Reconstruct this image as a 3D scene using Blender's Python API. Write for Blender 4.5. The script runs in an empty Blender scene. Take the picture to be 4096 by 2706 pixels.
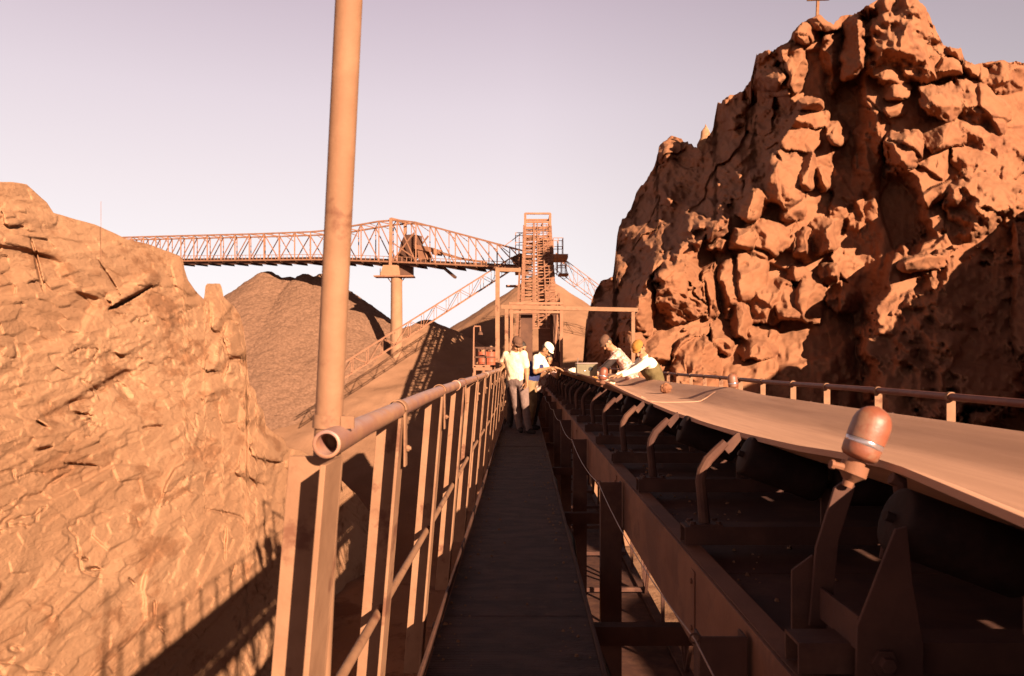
import bpy, math, random
import numpy as np
from mathutils import Vector, Matrix
R = math.radians
random.seed(7)
scene = bpy.context.scene
col = scene.collection

# ------------------------------------------------------------------ camera geometry
# metres; x = right of the walkway line, y = along the walkway, z = up, walkway deck at z = 0
F, U0, V0, CZ = 1845.0, 1213.0, 838.0, 1.28
def W(u, v, d):
    return Vector(((u - U0) / F * d, d, CZ + (V0 - v) / F * d))

SUN_TRAVEL = Vector((-0.55, 1.0, -0.395)).normalized()

# ------------------------------------------------------------------ object helpers
def tag(o, label=None, cat=None, group=None, kind=None):
    if label: o['label'] = label
    if cat: o['category'] = cat
    if group: o['group'] = group
    if kind: o['kind'] = kind
    return o

def empty(name, loc=(0, 0, 0), label=None, cat=None, group=None):
    o = bpy.data.objects.new(name, None)
    o.empty_display_size = 0.2
    o.location = loc
    col.objects.link(o)
    return tag(o, label, cat, group)

def mesh_obj(name, verts, faces, mat, parent=None, smooth=True, angle=35, mats=None, midx=None, loc=None):
    me = bpy.data.meshes.new(name)
    me.from_pydata([tuple(v) for v in verts], [], [tuple(f) for f in faces])
    if mats:
        for m in mats: me.materials.append(m)
        me.polygons.foreach_set('material_index', np.asarray(midx, dtype=np.int32))
    else:
        me.materials.append(mat)
    if smooth:
        me.polygons.foreach_set('use_smooth', np.ones(len(me.polygons), dtype=bool))
        if angle: me.set_sharp_from_angle(angle=R(angle))
    me.update()
    o = bpy.data.objects.new(name, me)
    col.objects.link(o)
    if parent is not None:
        o.parent = parent
        if loc is None:
            pw = parent_world(parent)
            o.location = (-pw.x, -pw.y, -pw.z)
    if loc is not None: o.location = loc
    return o

def parent_world(o):
    v = Vector((0, 0, 0))
    while o is not None:
        v += o.location
        o = o.parent
    return v

class MB:
    def __init__(s): s.v = []; s.f = []
    def add(s, vs, fs):
        b = len(s.v); s.v += [Vector(v) for v in vs]; s.f += [tuple(b + i for i in f) for f in fs]
        return s
    def box(s, a, b):
        x0, y0, z0 = a; x1, y1, z1 = b
        return s.add([(x0,y0,z0),(x1,y0,z0),(x1,y1,z0),(x0,y1,z0),(x0,y0,z1),(x1,y0,z1),(x1,y1,z1),(x0,y1,z1)],
                     [(3,2,1,0),(4,5,6,7),(0,1,5,4),(1,2,6,5),(2,3,7,6),(3,0,4,7)])
    def beam(s, p, q, w, h=None, up=(0, 0, 1), ext=0.0):
        p, q = Vector(p), Vector(q); h = w if h is None else h
        d = (q - p).normalized(); upv = Vector(up)
        if abs(d.dot(upv)) > 0.98: upv = Vector((0, 1, 0)) if abs(d.y) < 0.9 else Vector((1, 0, 0))
        r = d.cross(upv).normalized(); n = r.cross(d).normalized()
        p = p - d * ext; q = q + d * ext
        vs = []
        for c in (p, q):
            for a, b in ((-1,-1),(1,-1),(1,1),(-1,1)):
                vs.append(c + r * a * w / 2 + n * b * h / 2)
        return s.add(vs, [(0,1,2,3),(7,6,5,4),(0,4,5,1),(1,5,6,2),(2,6,7,3),(3,7,4,0)])
    def tube(s, pts, r, n=10, caps=True):
        pts = [Vector(p) for p in pts]
        rs = list(r) if hasattr(r, '__len__') else [r] * len(pts)
        rings = []; prev = None
        for i, p in enumerate(pts):
            d = (pts[min(i+1, len(pts)-1)] - pts[max(i-1, 0)]).normalized()
            if prev is None:
                a = Vector((0, 0, 1)) if abs(d.z) < 0.9 else Vector((1, 0, 0))
                x = d.cross(a).normalized()
            else:
                x = (prev - d * prev.dot(d)).normalized()
            prev = x; y = d.cross(x)
            rings.append([p + (x * math.cos(t) + y * math.sin(t)) * rs[i] for t in [2*math.pi*k/n for k in range(n)]])
        b = len(s.v)
        for rg in rings: s.v += rg
        for i in range(len(pts) - 1):
            for k in range(n):
                k2 = (k + 1) % n
                s.f.append((b+i*n+k, b+i*n+k2, b+(i+1)*n+k2, b+(i+1)*n+k))
        if caps:
            s.f.append(tuple(b + k for k in range(n))[::-1])
            s.f.append(tuple(b + (len(pts)-1)*n + k for k in range(n)))
        return s
    def lathe(s, base, axis, prof, n=24):
        # prof: list of (t along axis, radius)
        axis = Vector(axis).normalized(); base = Vector(base)
        pts = [base + axis * t for t, r in prof]
        a = Vector((0, 0, 1)) if abs(axis.z) < 0.9 else Vector((1, 0, 0))
        x = axis.cross(a).normalized(); y = axis.cross(x)
        b = len(s.v)
        for (t, r), p in zip(prof, pts):
            s.v += [p + (x*math.cos(q)+y*math.sin(q))*r for q in [2*math.pi*k/n for k in range(n)]]
        for i in range(len(prof) - 1):
            for k in range(n):
                k2 = (k+1) % n
                s.f.append((b+i*n+k, b+i*n+k2, b+(i+1)*n+k2, b+(i+1)*n+k))
        s.f.append(tuple(b + k for k in range(n))[::-1])
        s.f.append(tuple(b + (len(prof)-1)*n + k for k in range(n)))
        return s
    def prism(s, poly, d):
        # poly: 3-D points of a planar outline, extruded by vector d
        n = len(poly); d = Vector(d); b = len(s.v)
        s.v += [Vector(p) for p in poly] + [Vector(p) + d for p in poly]
        s.f.append(tuple(b + i for i in range(n))[::-1]); s.f.append(tuple(b + n + i for i in range(n)))
        for i in range(n):
            j = (i + 1) % n
            s.f.append((b+i, b+j, b+n+j, b+n+i))
        return s
    def build(s, name, mat, parent=None, smooth=True, angle=35, bevel=0, loc=None):
        o = mesh_obj(name, s.v, s.f, mat, parent, smooth, angle, loc=loc)
        if bevel:
            m = o.modifiers.new('bevel', 'BEVEL'); m.width = bevel; m.segments = 2; m.limit_method = 'ANGLE'; m.angle_limit = R(40)
        return o

# ------------------------------------------------------------------ numpy noise
def h3(ix, iy, iz, seed):
    h = (ix.astype(np.int64) * 374761393 + iy.astype(np.int64) * 668265263 + iz.astype(np.int64) * 2147483647 + seed * 974711) & 0xFFFFFFFF
    h = ((h ^ (h >> 13)) * 1274126177) & 0xFFFFFFFF
    h = ((h ^ (h >> 16)) * 2246822519) & 0xFFFFFFFF
    h = h ^ (h >> 15)
    return (h & 0xFFFFFF) / float(0x1000000)
def vnoise(P, seed=0):
    i = np.floor(P); f = P - i; f = f * f * (3 - 2 * f)
    r = 0
    for a in (0, 1):
        for b in (0, 1):
            for c in (0, 1):
                w = (f[..., 0] if a else 1 - f[..., 0]) * (f[..., 1] if b else 1 - f[..., 1]) * (f[..., 2] if c else 1 - f[..., 2])
                r = r + w * h3(i[..., 0] + a, i[..., 1] + b, i[..., 2] + c, seed)
    return r * 2 - 1
def fbm(P, octv=4, seed=0, gain=0.5):
    r = 0; a = 1.0; s = 1.0
    for k in range(octv):
        r = r + a * vnoise(P * s + 17.3 * k, seed + k); a *= gain; s *= 2.03
    return r
def facets(P, cell, seed, slope=1.0, pillow=1.0, k=16.0):
    """blocks: every cell is its own tilted, slightly pillowed face; returns offset in cell units and distance to the next block"""
    Q = P / np.asarray(cell)
    b = np.floor(Q)
    num = np.zeros(Q.shape[:-1]); den = np.zeros(Q.shape[:-1])
    f1 = np.full(Q.shape[:-1], 9.0); f2 = np.full(Q.shape[:-1], 9.0)
    for a in (-1, 0, 1):
        for c in (-1, 0, 1):
            for e in (-1, 0, 1):
                ix, iy, iz = b[..., 0] + a, b[..., 1] + c, b[..., 2] + e
                cx = ix + 0.15 + 0.7 * h3(ix, iy, iz, seed); cy = iy + 0.15 + 0.7 * h3(ix, iy, iz, seed + 1); cz = iz + 0.15 + 0.7 * h3(ix, iy, iz, seed + 2)
                dx, dy, dz = Q[..., 0] - cx, Q[..., 1] - cy, Q[..., 2] - cz
                d2 = dx * dx + dy * dy + dz * dz
                val = (h3(ix, iy, iz, seed + 3) - 0.5) + slope * ((h3(ix, iy, iz, seed + 4) - 0.5) * dx + (h3(ix, iy, iz, seed + 5) - 0.5) * dz) - pillow * d2
                w = np.exp(-k * d2)
                num += w * val; den += w
                lo = np.minimum(f1, d2); f2 = np.minimum(f2, np.maximum(f1, d2)); f1 = lo
    return num / np.maximum(den, 1e-12), np.sqrt(f2) - np.sqrt(f1)
def facets2(A, B, cell, seed, slope=1.0, pillow=0.3, k=60.0):
    """flat version on two coordinates: polygonal blocks with straight joints"""
    qa, qb = A / cell[0], B / cell[1]
    ba, bb = np.floor(qa), np.floor(qb); z = np.zeros_like(ba)
    num = np.zeros_like(qa); den = np.zeros_like(qa); D = []
    best = np.full(qa.shape, 9.0)
    for a in (-1, 0, 1):
        for c in (-1, 0, 1):
            ia, ib = ba + a, bb + c
            da = qa - (ia + 0.08 + 0.84 * h3(ia, ib, z, seed)); db = qb - (ib + 0.08 + 0.84 * h3(ia, ib, z, seed + 1))
            d2 = da * da + db * db
            val = (h3(ia, ib, z, seed + 3) - 0.5) + slope * ((h3(ia, ib, z, seed + 4) - 0.5) * da + (h3(ia, ib, z, seed + 5) - 0.5) * db) - pillow * d2
            D.append((d2, val)); best = np.minimum(best, d2)
    for d2, val in D:
        w = np.exp(-k * (d2 - best)); num += w * val; den += w
    return num / den
def sstep(a, b, x):
    t = np.clip((x - a) / (b - a), 0, 1); return t * t * (3 - 2 * t)

def grid_obj(name, P, mat, parent=None, angle=None):
    """P: array rows x cols x 3 -> smooth-shaded sheet"""
    nr, nc, _ = P.shape
    me = bpy.data.meshes.new(name)
    idx = np.arange(nr * nc).reshape(nr, nc)
    q = np.stack([idx[:-1, :-1], idx[1:, :-1], idx[1:, 1:], idx[:-1, 1:]], -1).reshape(-1, 4)
    me.vertices.add(nr * nc); me.vertices.foreach_set('co', P.reshape(-1).astype(np.float32))
    me.loops.add(q.size); me.loops.foreach_set('vertex_index', q.reshape(-1).astype(np.int32))
    me.polygons.add(len(q)); me.polygons.foreach_set('loop_start', np.arange(0, q.size, 4, dtype=np.int32))
    me.polygons.foreach_set('loop_total', np.full(len(q), 4, dtype=np.int32))
    me.update(calc_edges=True); me.validate()
    me.polygons.foreach_set('use_smooth', np.ones(len(me.polygons), dtype=bool))
    me.materials.append(mat)
    o = bpy.data.objects.new(name, me); col.objects.link(o)
    if parent is not None: o.parent = parent
    return o

# ------------------------------------------------------------------ materials
def pm(name, c1, c2, scale=6.0, rough=0.85, bump=0.15, bscale=60.0, metallic=0.0, dust=None, dustamt=0.6, contrast=(0.35, 0.68),
       c3=None, scale3=1.3, range3=(0.52, 0.62), bdist=0.02, stretch=None, spec=0.3, wave=None):
    m = bpy.data.materials.new(name); m.use_nodes = True
    nt = m.node_tree; N = nt.nodes; L = nt.links; N.clear()
    out = N.new('ShaderNodeOutputMaterial'); bs = N.new('ShaderNodeBsdfPrincipled')
    L.new(bs.outputs[0], out.inputs[0])
    bs.inputs['Roughness'].default_value = rough; bs.inputs['Metallic'].default_value = metallic
    bs.inputs['Specular IOR Level'].default_value = spec
    g = N.new('ShaderNodeNewGeometry'); pos = g.outputs['Position']
    if stretch:
        vm = N.new('ShaderNodeVectorMath'); vm.operation = 'MULTIPLY'; vm.inputs[1].default_value = stretch
        L.new(pos, vm.inputs[0]); pos = vm.outputs[0]
    def noise(s, det=6, rg=0.6):
        n = N.new('ShaderNodeTexNoise'); n.inputs['Scale'].default_value = s; n.inputs['Detail'].default_value = det; n.inputs['Roughness'].default_value = rg
        L.new(pos, n.inputs['Vector']); return n.outputs['Fac']
    def ramp(fac, a, b):
        r = N.new('ShaderNodeMapRange'); r.interpolation_type = 'SMOOTHSTEP'
        r.inputs['From Min'].default_value = a; r.inputs['From Max'].default_value = b
        L.new(fac, r.inputs['Value']); return r.outputs['Result']
    def mix(fac, a, b):
        x = N.new('ShaderNodeMix'); x.data_type = 'RGBA'
        L.new(fac, x.inputs['Factor'])
        for k, c in ((6, a), (7, b)):
            if isinstance(c, tuple): x.inputs[k].default_value = (*c, 1)
            else: L.new(c, x.inputs[k])
        return x.outputs[2]
    c = mix(ramp(noise(scale), *contrast), c1, c2)
    if c3: c = mix(ramp(noise(scale3, 8, 0.65), *range3), c, c3)
    if dust:
        sp = N.new('ShaderNodeSeparateXYZ'); L.new(g.outputs['Normal'], sp.inputs[0])
        a = ramp(sp.outputs['Z'], 0.15, 0.9)
        mu = N.new('ShaderNodeMath'); mu.operation = 'MULTIPLY'; L.new(a, mu.inputs[0]); L.new(ramp(noise(scale * 1.7), 0.3, 0.6), mu.inputs[1])
        m2 = N.new('ShaderNodeMath'); m2.operation = 'MULTIPLY'; L.new(mu.outputs[0], m2.inputs[0]); m2.inputs[1].default_value = dustamt
        c = mix(m2.outputs[0], c, dust)
    L.new(c, bs.inputs['Base Color'])
    if bump:
        b = N.new('ShaderNodeBump'); b.inputs['Strength'].default_value = bump; b.inputs['Distance'].default_value = bdist
        hf = noise(bscale, 8, 0.65)
        if wave:
            wv = N.new('ShaderNodeTexWave'); wv.bands_direction = wave[0]; wv.inputs['Scale'].default_value = wave[1]; wv.inputs['Distortion'].default_value = 1.5
            L.new(pos, wv.inputs['Vector'])
            ad = N.new('ShaderNodeMath'); ad.operation = 'MULTIPLY_ADD'; ad.inputs[1].default_value = wave[2]
            L.new(wv.outputs['Fac'], ad.inputs[0]); L.new(hf, ad.inputs[2]); hf = ad.outputs[0]
        L.new(hf, b.inputs['Height']); L.new(b.outputs[0], bs.inputs['Normal'])
    return m

DUST = (0.25, 0.118, 0.058)
M = {}
M['cliff'] = pm('cliff_rock', (0.185, 0.070, 0.034), (0.225, 0.090, 0.045), 0.35, 0.95, 0.5, 3.2, c3=(0.16, 0.060, 0.031), scale3=0.8, bdist=0.12, dust=(0.25, 0.106, 0.055), dustamt=0.7, spec=0.1)
M['hill'] = pm('hill_rock', (0.285, 0.136, 0.072), (0.325, 0.162, 0.088), 0.3, 0.95, 0.9, 9.0, c3=(0.225, 0.098, 0.049), scale3=0.8, bdist=0.06, stretch=(1, 0.4, 1), spec=0.1)
M['coarse'] = pm('coarse_ore', (0.14, 0.068, 0.041), (0.19, 0.094, 0.058), 4.0, 0.95, 1.0, 5.0, bdist=0.16, contrast=(0.4, 0.6), spec=0.1)
M['fine'] = pm('fine_ore', (0.20, 0.094, 0.052), (0.245, 0.118, 0.067), 0.25, 0.95, 0.5, 4.0, bdist=0.12, spec=0.1)
M['ground'] = pm('ground_dust', (0.22, 0.108, 0.060), (0.27, 0.136, 0.077), 0.12, 0.95, 0.6, 1.4, bdist=0.2, c3=(0.15, 0.066, 0.036), scale3=0.35, spec=0.1)
M['paint'] = pm('dusty_paint', (0.195, 0.086, 0.044), (0.235, 0.108, 0.057), 9, 0.8, 0.35, 35, c3=(0.125, 0.044, 0.022), scale3=6.0, range3=(0.55, 0.66), bdist=0.005)
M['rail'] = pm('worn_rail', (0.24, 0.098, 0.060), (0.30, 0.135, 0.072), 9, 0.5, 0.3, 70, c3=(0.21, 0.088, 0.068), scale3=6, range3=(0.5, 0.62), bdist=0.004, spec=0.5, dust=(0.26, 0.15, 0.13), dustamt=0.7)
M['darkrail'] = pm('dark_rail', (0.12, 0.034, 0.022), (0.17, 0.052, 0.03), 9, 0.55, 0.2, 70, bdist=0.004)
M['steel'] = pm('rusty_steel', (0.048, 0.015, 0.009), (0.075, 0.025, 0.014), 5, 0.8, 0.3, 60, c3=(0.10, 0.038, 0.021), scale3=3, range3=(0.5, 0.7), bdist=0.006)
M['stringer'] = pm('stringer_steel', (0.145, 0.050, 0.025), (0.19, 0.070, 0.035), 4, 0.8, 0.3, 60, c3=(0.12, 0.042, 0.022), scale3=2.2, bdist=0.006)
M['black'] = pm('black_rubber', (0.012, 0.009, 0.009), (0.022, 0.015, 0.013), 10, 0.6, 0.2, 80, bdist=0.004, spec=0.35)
M['roller'] = pm('roller_steel', (0.014, 0.006, 0.0045), (0.026, 0.011, 0.008), 12, 0.75, 0.3, 50, bdist=0.004, spec=0.12)
M['belt'] = pm('dusty_belt', (0.37, 0.178, 0.108), (0.43, 0.212, 0.132), 3, 0.85, 0.4, 120, bdist=0.004, stretch=(5, 0.3, 5), c3=(0.32, 0.15, 0.09), scale3=2.0, range3=(0.5, 0.72))
M['deck'] = pm('walkway_plate', (0.050, 0.021, 0.017), (0.095, 0.042, 0.033), 4, 0.8, 1.0, 40, bdist=0.02, stretch=(1, 1.8, 1), c3=(0.12, 0.054, 0.040), scale3=6, range3=(0.55, 0.75), wave=('Y', 9, 0.5))
M['guide'] = pm('red_roller_paint', (0.165, 0.040, 0.019), (0.205, 0.058, 0.028), 14, 0.5, 0.35, 40, c3=(0.20, 0.085, 0.048), scale3=9, range3=(0.48, 0.6), bdist=0.004, spec=0.5)
M['bright'] = pm('polished_ring', (0.42, 0.33, 0.33), (0.36, 0.26, 0.25), 20, 0.22, 0.1, 80, metallic=0.75, bdist=0.002)
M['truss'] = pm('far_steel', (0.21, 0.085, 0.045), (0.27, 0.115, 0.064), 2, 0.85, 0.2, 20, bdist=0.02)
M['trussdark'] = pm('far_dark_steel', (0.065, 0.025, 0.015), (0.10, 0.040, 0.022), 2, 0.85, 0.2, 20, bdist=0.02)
M['concrete'] = pm('column_concrete', (0.225, 0.106, 0.057), (0.26, 0.128, 0.07), 1.2, 0.9, 0.3, 12, bdist=0.03)
M['wood'] = pm('weathered_timber', (0.17, 0.070, 0.034), (0.23, 0.098, 0.046), 5, 0.9, 0.4, 30, bdist=0.01)
M['wire'] = pm('wire', (0.20, 0.13, 0.11), (0.26, 0.16, 0.13), 8, 0.45, 0, 10, metallic=0.3)
M['box'] = pm('grey_green_box', (0.12, 0.085, 0.045), (0.15, 0.105, 0.058), 10, 0.6, 0.2, 60, bdist=0.003)
M['skin'] = pm('skin', (0.30, 0.130, 0.062), (0.34, 0.155, 0.078), 22, 0.6, 0.1, 60, bdist=0.002)
M['hair'] = pm('dark_hair', (0.022, 0.012, 0.009), (0.035, 0.018, 0.012), 30, 0.7, 0.3, 120, bdist=0.003)
def cloth(name, a, b, s=14, bm=0.6): return pm(name, a, b, s, 0.9, bm, 16, bdist=0.02, spec=0.15)
M['cream'] = cloth('cream_shirt', (0.62, 0.47, 0.30), (0.72, 0.56, 0.38), 10)
M['white'] = cloth('white_shirt', (0.70, 0.56, 0.42), (0.80, 0.66, 0.52), 10)
M['denim'] = cloth('grey_trousers', (0.14, 0.082, 0.066), (0.19, 0.112, 0.092))
M['blue'] = cloth('blue_vest', (0.028, 0.030, 0.085), (0.045, 0.046, 0.12))
M['khaki'] = cloth('khaki_trousers', (0.19, 0.105, 0.05), (0.24, 0.14, 0.068))
M['plaid'] = pm('checked_shirt', (0.52, 0.36, 0.29), (0.34, 0.14, 0.10), 22, 0.9, 0.6, 16, bdist=0.02, contrast=(0.45, 0.55), spec=0.15)
M['olive'] = cloth('olive_vest', (0.105, 0.068, 0.028), (0.135, 0.088, 0.038))
M['yellow'] = cloth('yellow_cap', (0.30, 0.115, 0.022), (0.35, 0.14, 0.032))
M['browncap'] = cloth('brown_cap', (0.095, 0.042, 0.026), (0.125, 0.056, 0.034), 30)
M['brown'] = cloth('brown_jacket', (0.10, 0.045, 0.025), (0.14, 0.064, 0.036))
M['darkcloth_and_shade'] = cloth('dark_clothes_and_shade', (0.022, 0.013, 0.012), (0.036, 0.021, 0.018))
M['shoe'] = cloth('dark_shoes', (0.02, 0.012, 0.01), (0.03, 0.018, 0.014))
M['red'] = pm('red_drum_paint', (0.24, 0.048, 0.022), (0.29, 0.07, 0.032), 6, 0.6, 0.2, 40, bdist=0.004)
M['eye'] = pm('eye_dark', (0.02, 0.012, 0.01), (0.025, 0.014, 0.012), 20, 0.3, 0, 10)
# ------------------------------------------------------------------ camera, light, sky
cam = bpy.data.cameras.new('Camera'); co = bpy.data.objects.new('Camera', cam); col.objects.link(co)
co.location = (0, 0, CZ); co.rotation_euler = (R(90), 0, 0)
cam.sensor_width = 36; cam.lens = 36 * F / 2373
cam.shift_x = -(U0 - 1186.5) / 2373; cam.shift_y = (V0 - 784) / 2373
cam.clip_start = 0.05; cam.clip_end = 6000
cam.dof.use_dof = True; cam.dof.focus_distance = 6.5; cam.dof.aperture_fstop = 6.3
scene.camera = co

sl = bpy.data.lights.new('Sun', 'SUN'); so = bpy.data.objects.new('Sun', sl); col.objects.link(so)
sl.energy = 5.0; sl.angle = R(0.5); sl.color = (1.0, 0.80, 0.58)
so.rotation_euler = SUN_TRAVEL.to_track_quat('-Z', 'Y').to_euler()
so.location = (30, -60, 40)

EXPO = 1.8
world = bpy.data.worlds.new('World'); scene.world = world; world.use_nodes = True
nt = world.node_tree; N = nt.nodes; L = nt.links; N.clear()
wo = N.new('ShaderNodeOutputWorld'); bg = N.new('ShaderNodeBackground'); L.new(bg.outputs[0], wo.inputs[0])
tc = N.new('ShaderNodeTexCoord')
sk = N.new('ShaderNodeTexSky'); sk.sky_type = 'NISHITA'; sk.sun_disc = False
sun_to = -SUN_TRAVEL
sk.sun_elevation = math.asin(sun_to.z); sk.sun_rotation = math.atan2(sun_to.x, sun_to.y)
sk.dust_density = 3.0; sk.air_density = 1.0
bw = N.new('ShaderNodeRGBToBW'); L.new(sk.outputs[0], bw.inputs[0])
sep = N.new('ShaderNodeSeparateXYZ'); L.new(tc.outputs['Generated'], sep.inputs[0])
# colour of the dusty evening air by height above the horizon
rp = N.new('ShaderNodeValToRGB'); L.new(sep.outputs['Z'], rp.inputs[0])
stops = [(0.0, (1.0, 0.95, 0.96)), (0.10, (0.98, 0.92, 0.93)), (0.20, (0.90, 0.81, 0.84)), (0.30, (0.79, 0.69, 0.75)),
         (0.41, (0.62, 0.51, 0.59)), (0.55, (0.20, 0.125, 0.14)), (0.75, (0.085, 0.045, 0.045)), (1.0, (0.055, 0.028, 0.03))]
e = rp.color_ramp.elements
e[0].position, e[0].color = stops[0][0], (*stops[0][1], 1)
e[1].position, e[1].color = stops[-1][0], (*stops[-1][1], 1)
for p, c in stops[1:-1]:
    k = e.new(p); k.color = (*c, 1)
# a little darker towards the right (away from the glow), as the air is in the photograph
mr = N.new('ShaderNodeMapRange'); L.new(sep.outputs['X'], mr.inputs['Value'])
mr.inputs['From Min'].default_value = 0.0; mr.inputs['From Max'].default_value = 0.6
mr.inputs['To Min'].default_value = 1.0; mr.inputs['To Max'].default_value = 0.62
ml = N.new('ShaderNodeVectorMath'); ml.operation = 'SCALE'; L.new(rp.outputs[0], ml.inputs[0]); L.new(mr.outputs[0], ml.inputs['Scale'])
# the physical sky adds its own small variation
ms = N.new('ShaderNodeMath'); ms.operation = 'MULTIPLY'; L.new(bw.outputs[0], ms.inputs[0]); ms.inputs[1].default_value = 0.004
ad = N.new('ShaderNodeVectorMath'); ad.operation = 'ADD'; L.new(ml.outputs[0], ad.inputs[0]); L.new(ms.outputs[0], ad.inputs[1])
L.new(ad.outputs[0], bg.inputs[0]); bg.inputs[1].default_value = 1.0 / (2 ** EXPO)

scene.view_settings.view_transform = 'Standard'; scene.view_settings.look = 'None'
scene.view_settings.exposure = EXPO; scene.view_settings.gamma = 1.0
scene.cycles.use_denoising = True
scene.cycles.max_bounces = 5; scene.cycles.diffuse_bounces = 3
scene.cycles.sample_clamp_indirect = 4.0
# ------------------------------------------------------------------ land
GZ = -12.0
def ground():
    xs = np.concatenate([np.linspace(-3000, -120, 12), np.linspace(-110, 110, 180), np.linspace(120, 3000, 12)])
    ys = np.concatenate([np.linspace(-400, -45, 8), np.linspace(-40, 180, 200), np.linspace(190, 4000, 14)])
    X, Y = np.meshgrid(xs, ys)
    P = np.stack([X, Y, np.zeros_like(X)], -1)
    near = np.exp(-((X / 130) ** 2 + ((Y - 60) / 150) ** 2))
    P[..., 2] = GZ + 0.5 * fbm(P / 9.0, 4, 3) * near
    return grid_obj('ground', P, M['ground'])
tag(ground(), kind='structure')

def relief(name, us, vtop, vbot, nr, depth, mat, blocks, noise_amp, feats=(), back=(0.8, 2.0, 4.0, 7.0), toptext=0.0, seed=0, warp3=0.14, kk=70.0, cw=0.06, dip=0.0, fgain=1.0, plane=None, cracks=0.0, squash=1.0, calm=((0, 1), (1, 1))):
    us = np.asarray(us, float)
    px, py = np.array([p[0] for p in vtop], float), np.array([p[1] for p in vtop], float)
    top = np.interp(us, px, py)
    bot = np.interp(us, [b[0] for b in vbot], [b[1] for b in vbot])
    t = np.linspace(0, 1, nr)[:, None]
    Vv = top[None] * (1 - t) + bot[None] * t
    Uu = np.broadcast_to(us[None], Vv.shape).copy()
    D = depth(Uu, Vv)
    raise_ = np.zeros_like(D); cut = np.zeros_like(D)
    frn = random.Random(seed)
    wu = 0.17 * fbm(np.stack([Uu / 26.0, Vv / 22.0, 0 * Uu], -1), 3, seed + 7); wv = 0.17 * fbm(np.stack([Uu / 26.0, Vv / 22.0, 0 * Uu + 9], -1), 3, seed + 8)
    for f in feats:
        u, v, ru, rv, rot, amp = f[:6]
        pw = f[6] if len(f) > 6 else frn.uniform(2.2, 4.2)
        tx, ty = frn.uniform(-.45, .35), frn.uniform(-.3, .45)
        c, s_ = math.cos(R(rot)), math.sin(R(rot))
        a = ((Uu - u) * c + (Vv - v) * s_) / ru + wu; b = (-(Uu - u) * s_ + (Vv - v) * c) / rv + wv
        r = (np.abs(a) ** pw + np.abs(b) ** pw) ** (1 / pw)
        h = np.clip(1 - np.clip(r, 0, 1) ** 6.0, 0, 1) ** 0.45 * (1 + tx * a + ty * b)
        for _ in range(3):
            th = frn.uniform(0, 6.283); g = frn.uniform(.5, 1.5)
            h = np.where(r < 1, np.minimum(h, frn.uniform(1.0, 1.5) + g * (math.cos(th) * a + math.sin(th) * b)), h)
        h = np.maximum(h, 0)
        if amp > 0: raise_ = np.maximum(raise_, amp * h)
        else: cut = np.minimum(cut, amp * h)
    D = D - fgain * raise_ - cut
    X = (Uu - U0) / F * D; Z = (V0 - Vv) / F * D
    P = np.stack([X, D, Z], -1)
    Ptrue = P; P = P * np.array([1.0, squash, 1.0])
    Pw = P + warp3 * np.stack([fbm(P / 3.1, 3, seed + 40), fbm(P / 3.1, 3, seed + 50), fbm(P / 3.1, 3, seed + 60)], -1)
    disp = 0
    for (cell, amp, slope, pil, mask, sd) in blocks:
        v = facets2(plane(Pw)[0], plane(Pw)[1], cell, seed + sd, slope, pil, cell[2] if len(cell) > 2 else kk)
        w = 1.0
        if mask: w = 0.12 + 0.88 * sstep(-0.25, 0.35, fbm(P / (3.2 * cell[0] + 1.5), 2, seed + sd + 5) + mask)
        disp = disp + amp * v * w
    if cracks:
        ca, cb = plane(P); q = np.stack([ca / 2.6, cb / 1.0, 0 * ca + seed], -1)
        n1 = fbm(q, 5, seed + 90, 0.55); m1 = sstep(0.25, 0.55, fbm(np.stack([ca / 2.0, cb / 1.6, 0 * ca], -1), 3, seed + 95))
        n2 = fbm(np.stack([ca / 1.1, cb / 2.4, 0 * ca + 7], -1), 4, seed + 97, 0.55); m2 = sstep(0.30, 0.6, fbm(np.stack([ca / 1.7, cb / 1.7, 0 * ca + 3], -1), 3, seed + 98))
        disp = disp - cracks * (np.exp(-(n1 / 0.028) ** 2) * m1 + 0.8 * np.exp(-(n2 / 0.03) ** 2) * m2)
        disp = disp + 0.16 * np.abs(fbm(P / 2.2, 4, seed + 99))
    disp = disp + noise_amp * fbm(P / 1.3, 5, seed + 70)
    fade = (0.35 + 0.65 * sstep(0, 0.05, t)) * np.interp(Vv, calm[0], calm[1])
    D2 = np.maximum(D - disp * fade, 4.0)
    # small silhouette raggedness
    Vv2 = Vv + toptext * (1 - sstep(0, 0.1, t)) * fbm(P / 1.1, 4, seed + 80)
    P = np.stack([(Uu - U0) / F * D2, D2, CZ + (V0 - Vv2) / F * D2], -1)
    rows = [P]
    for k in back:
        b = P[:1].copy(); g = 1 + k / b[..., 1]; b[..., 0] *= g; b[..., 2] = CZ + (b[..., 2] - CZ) * g - 0.35 * k - 0.02 * k * k; b[..., 1] += k
        rows.insert(0, b)
    P = np.concatenate(rows, 0)
    return grid_obj(name, P, mat)

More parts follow.
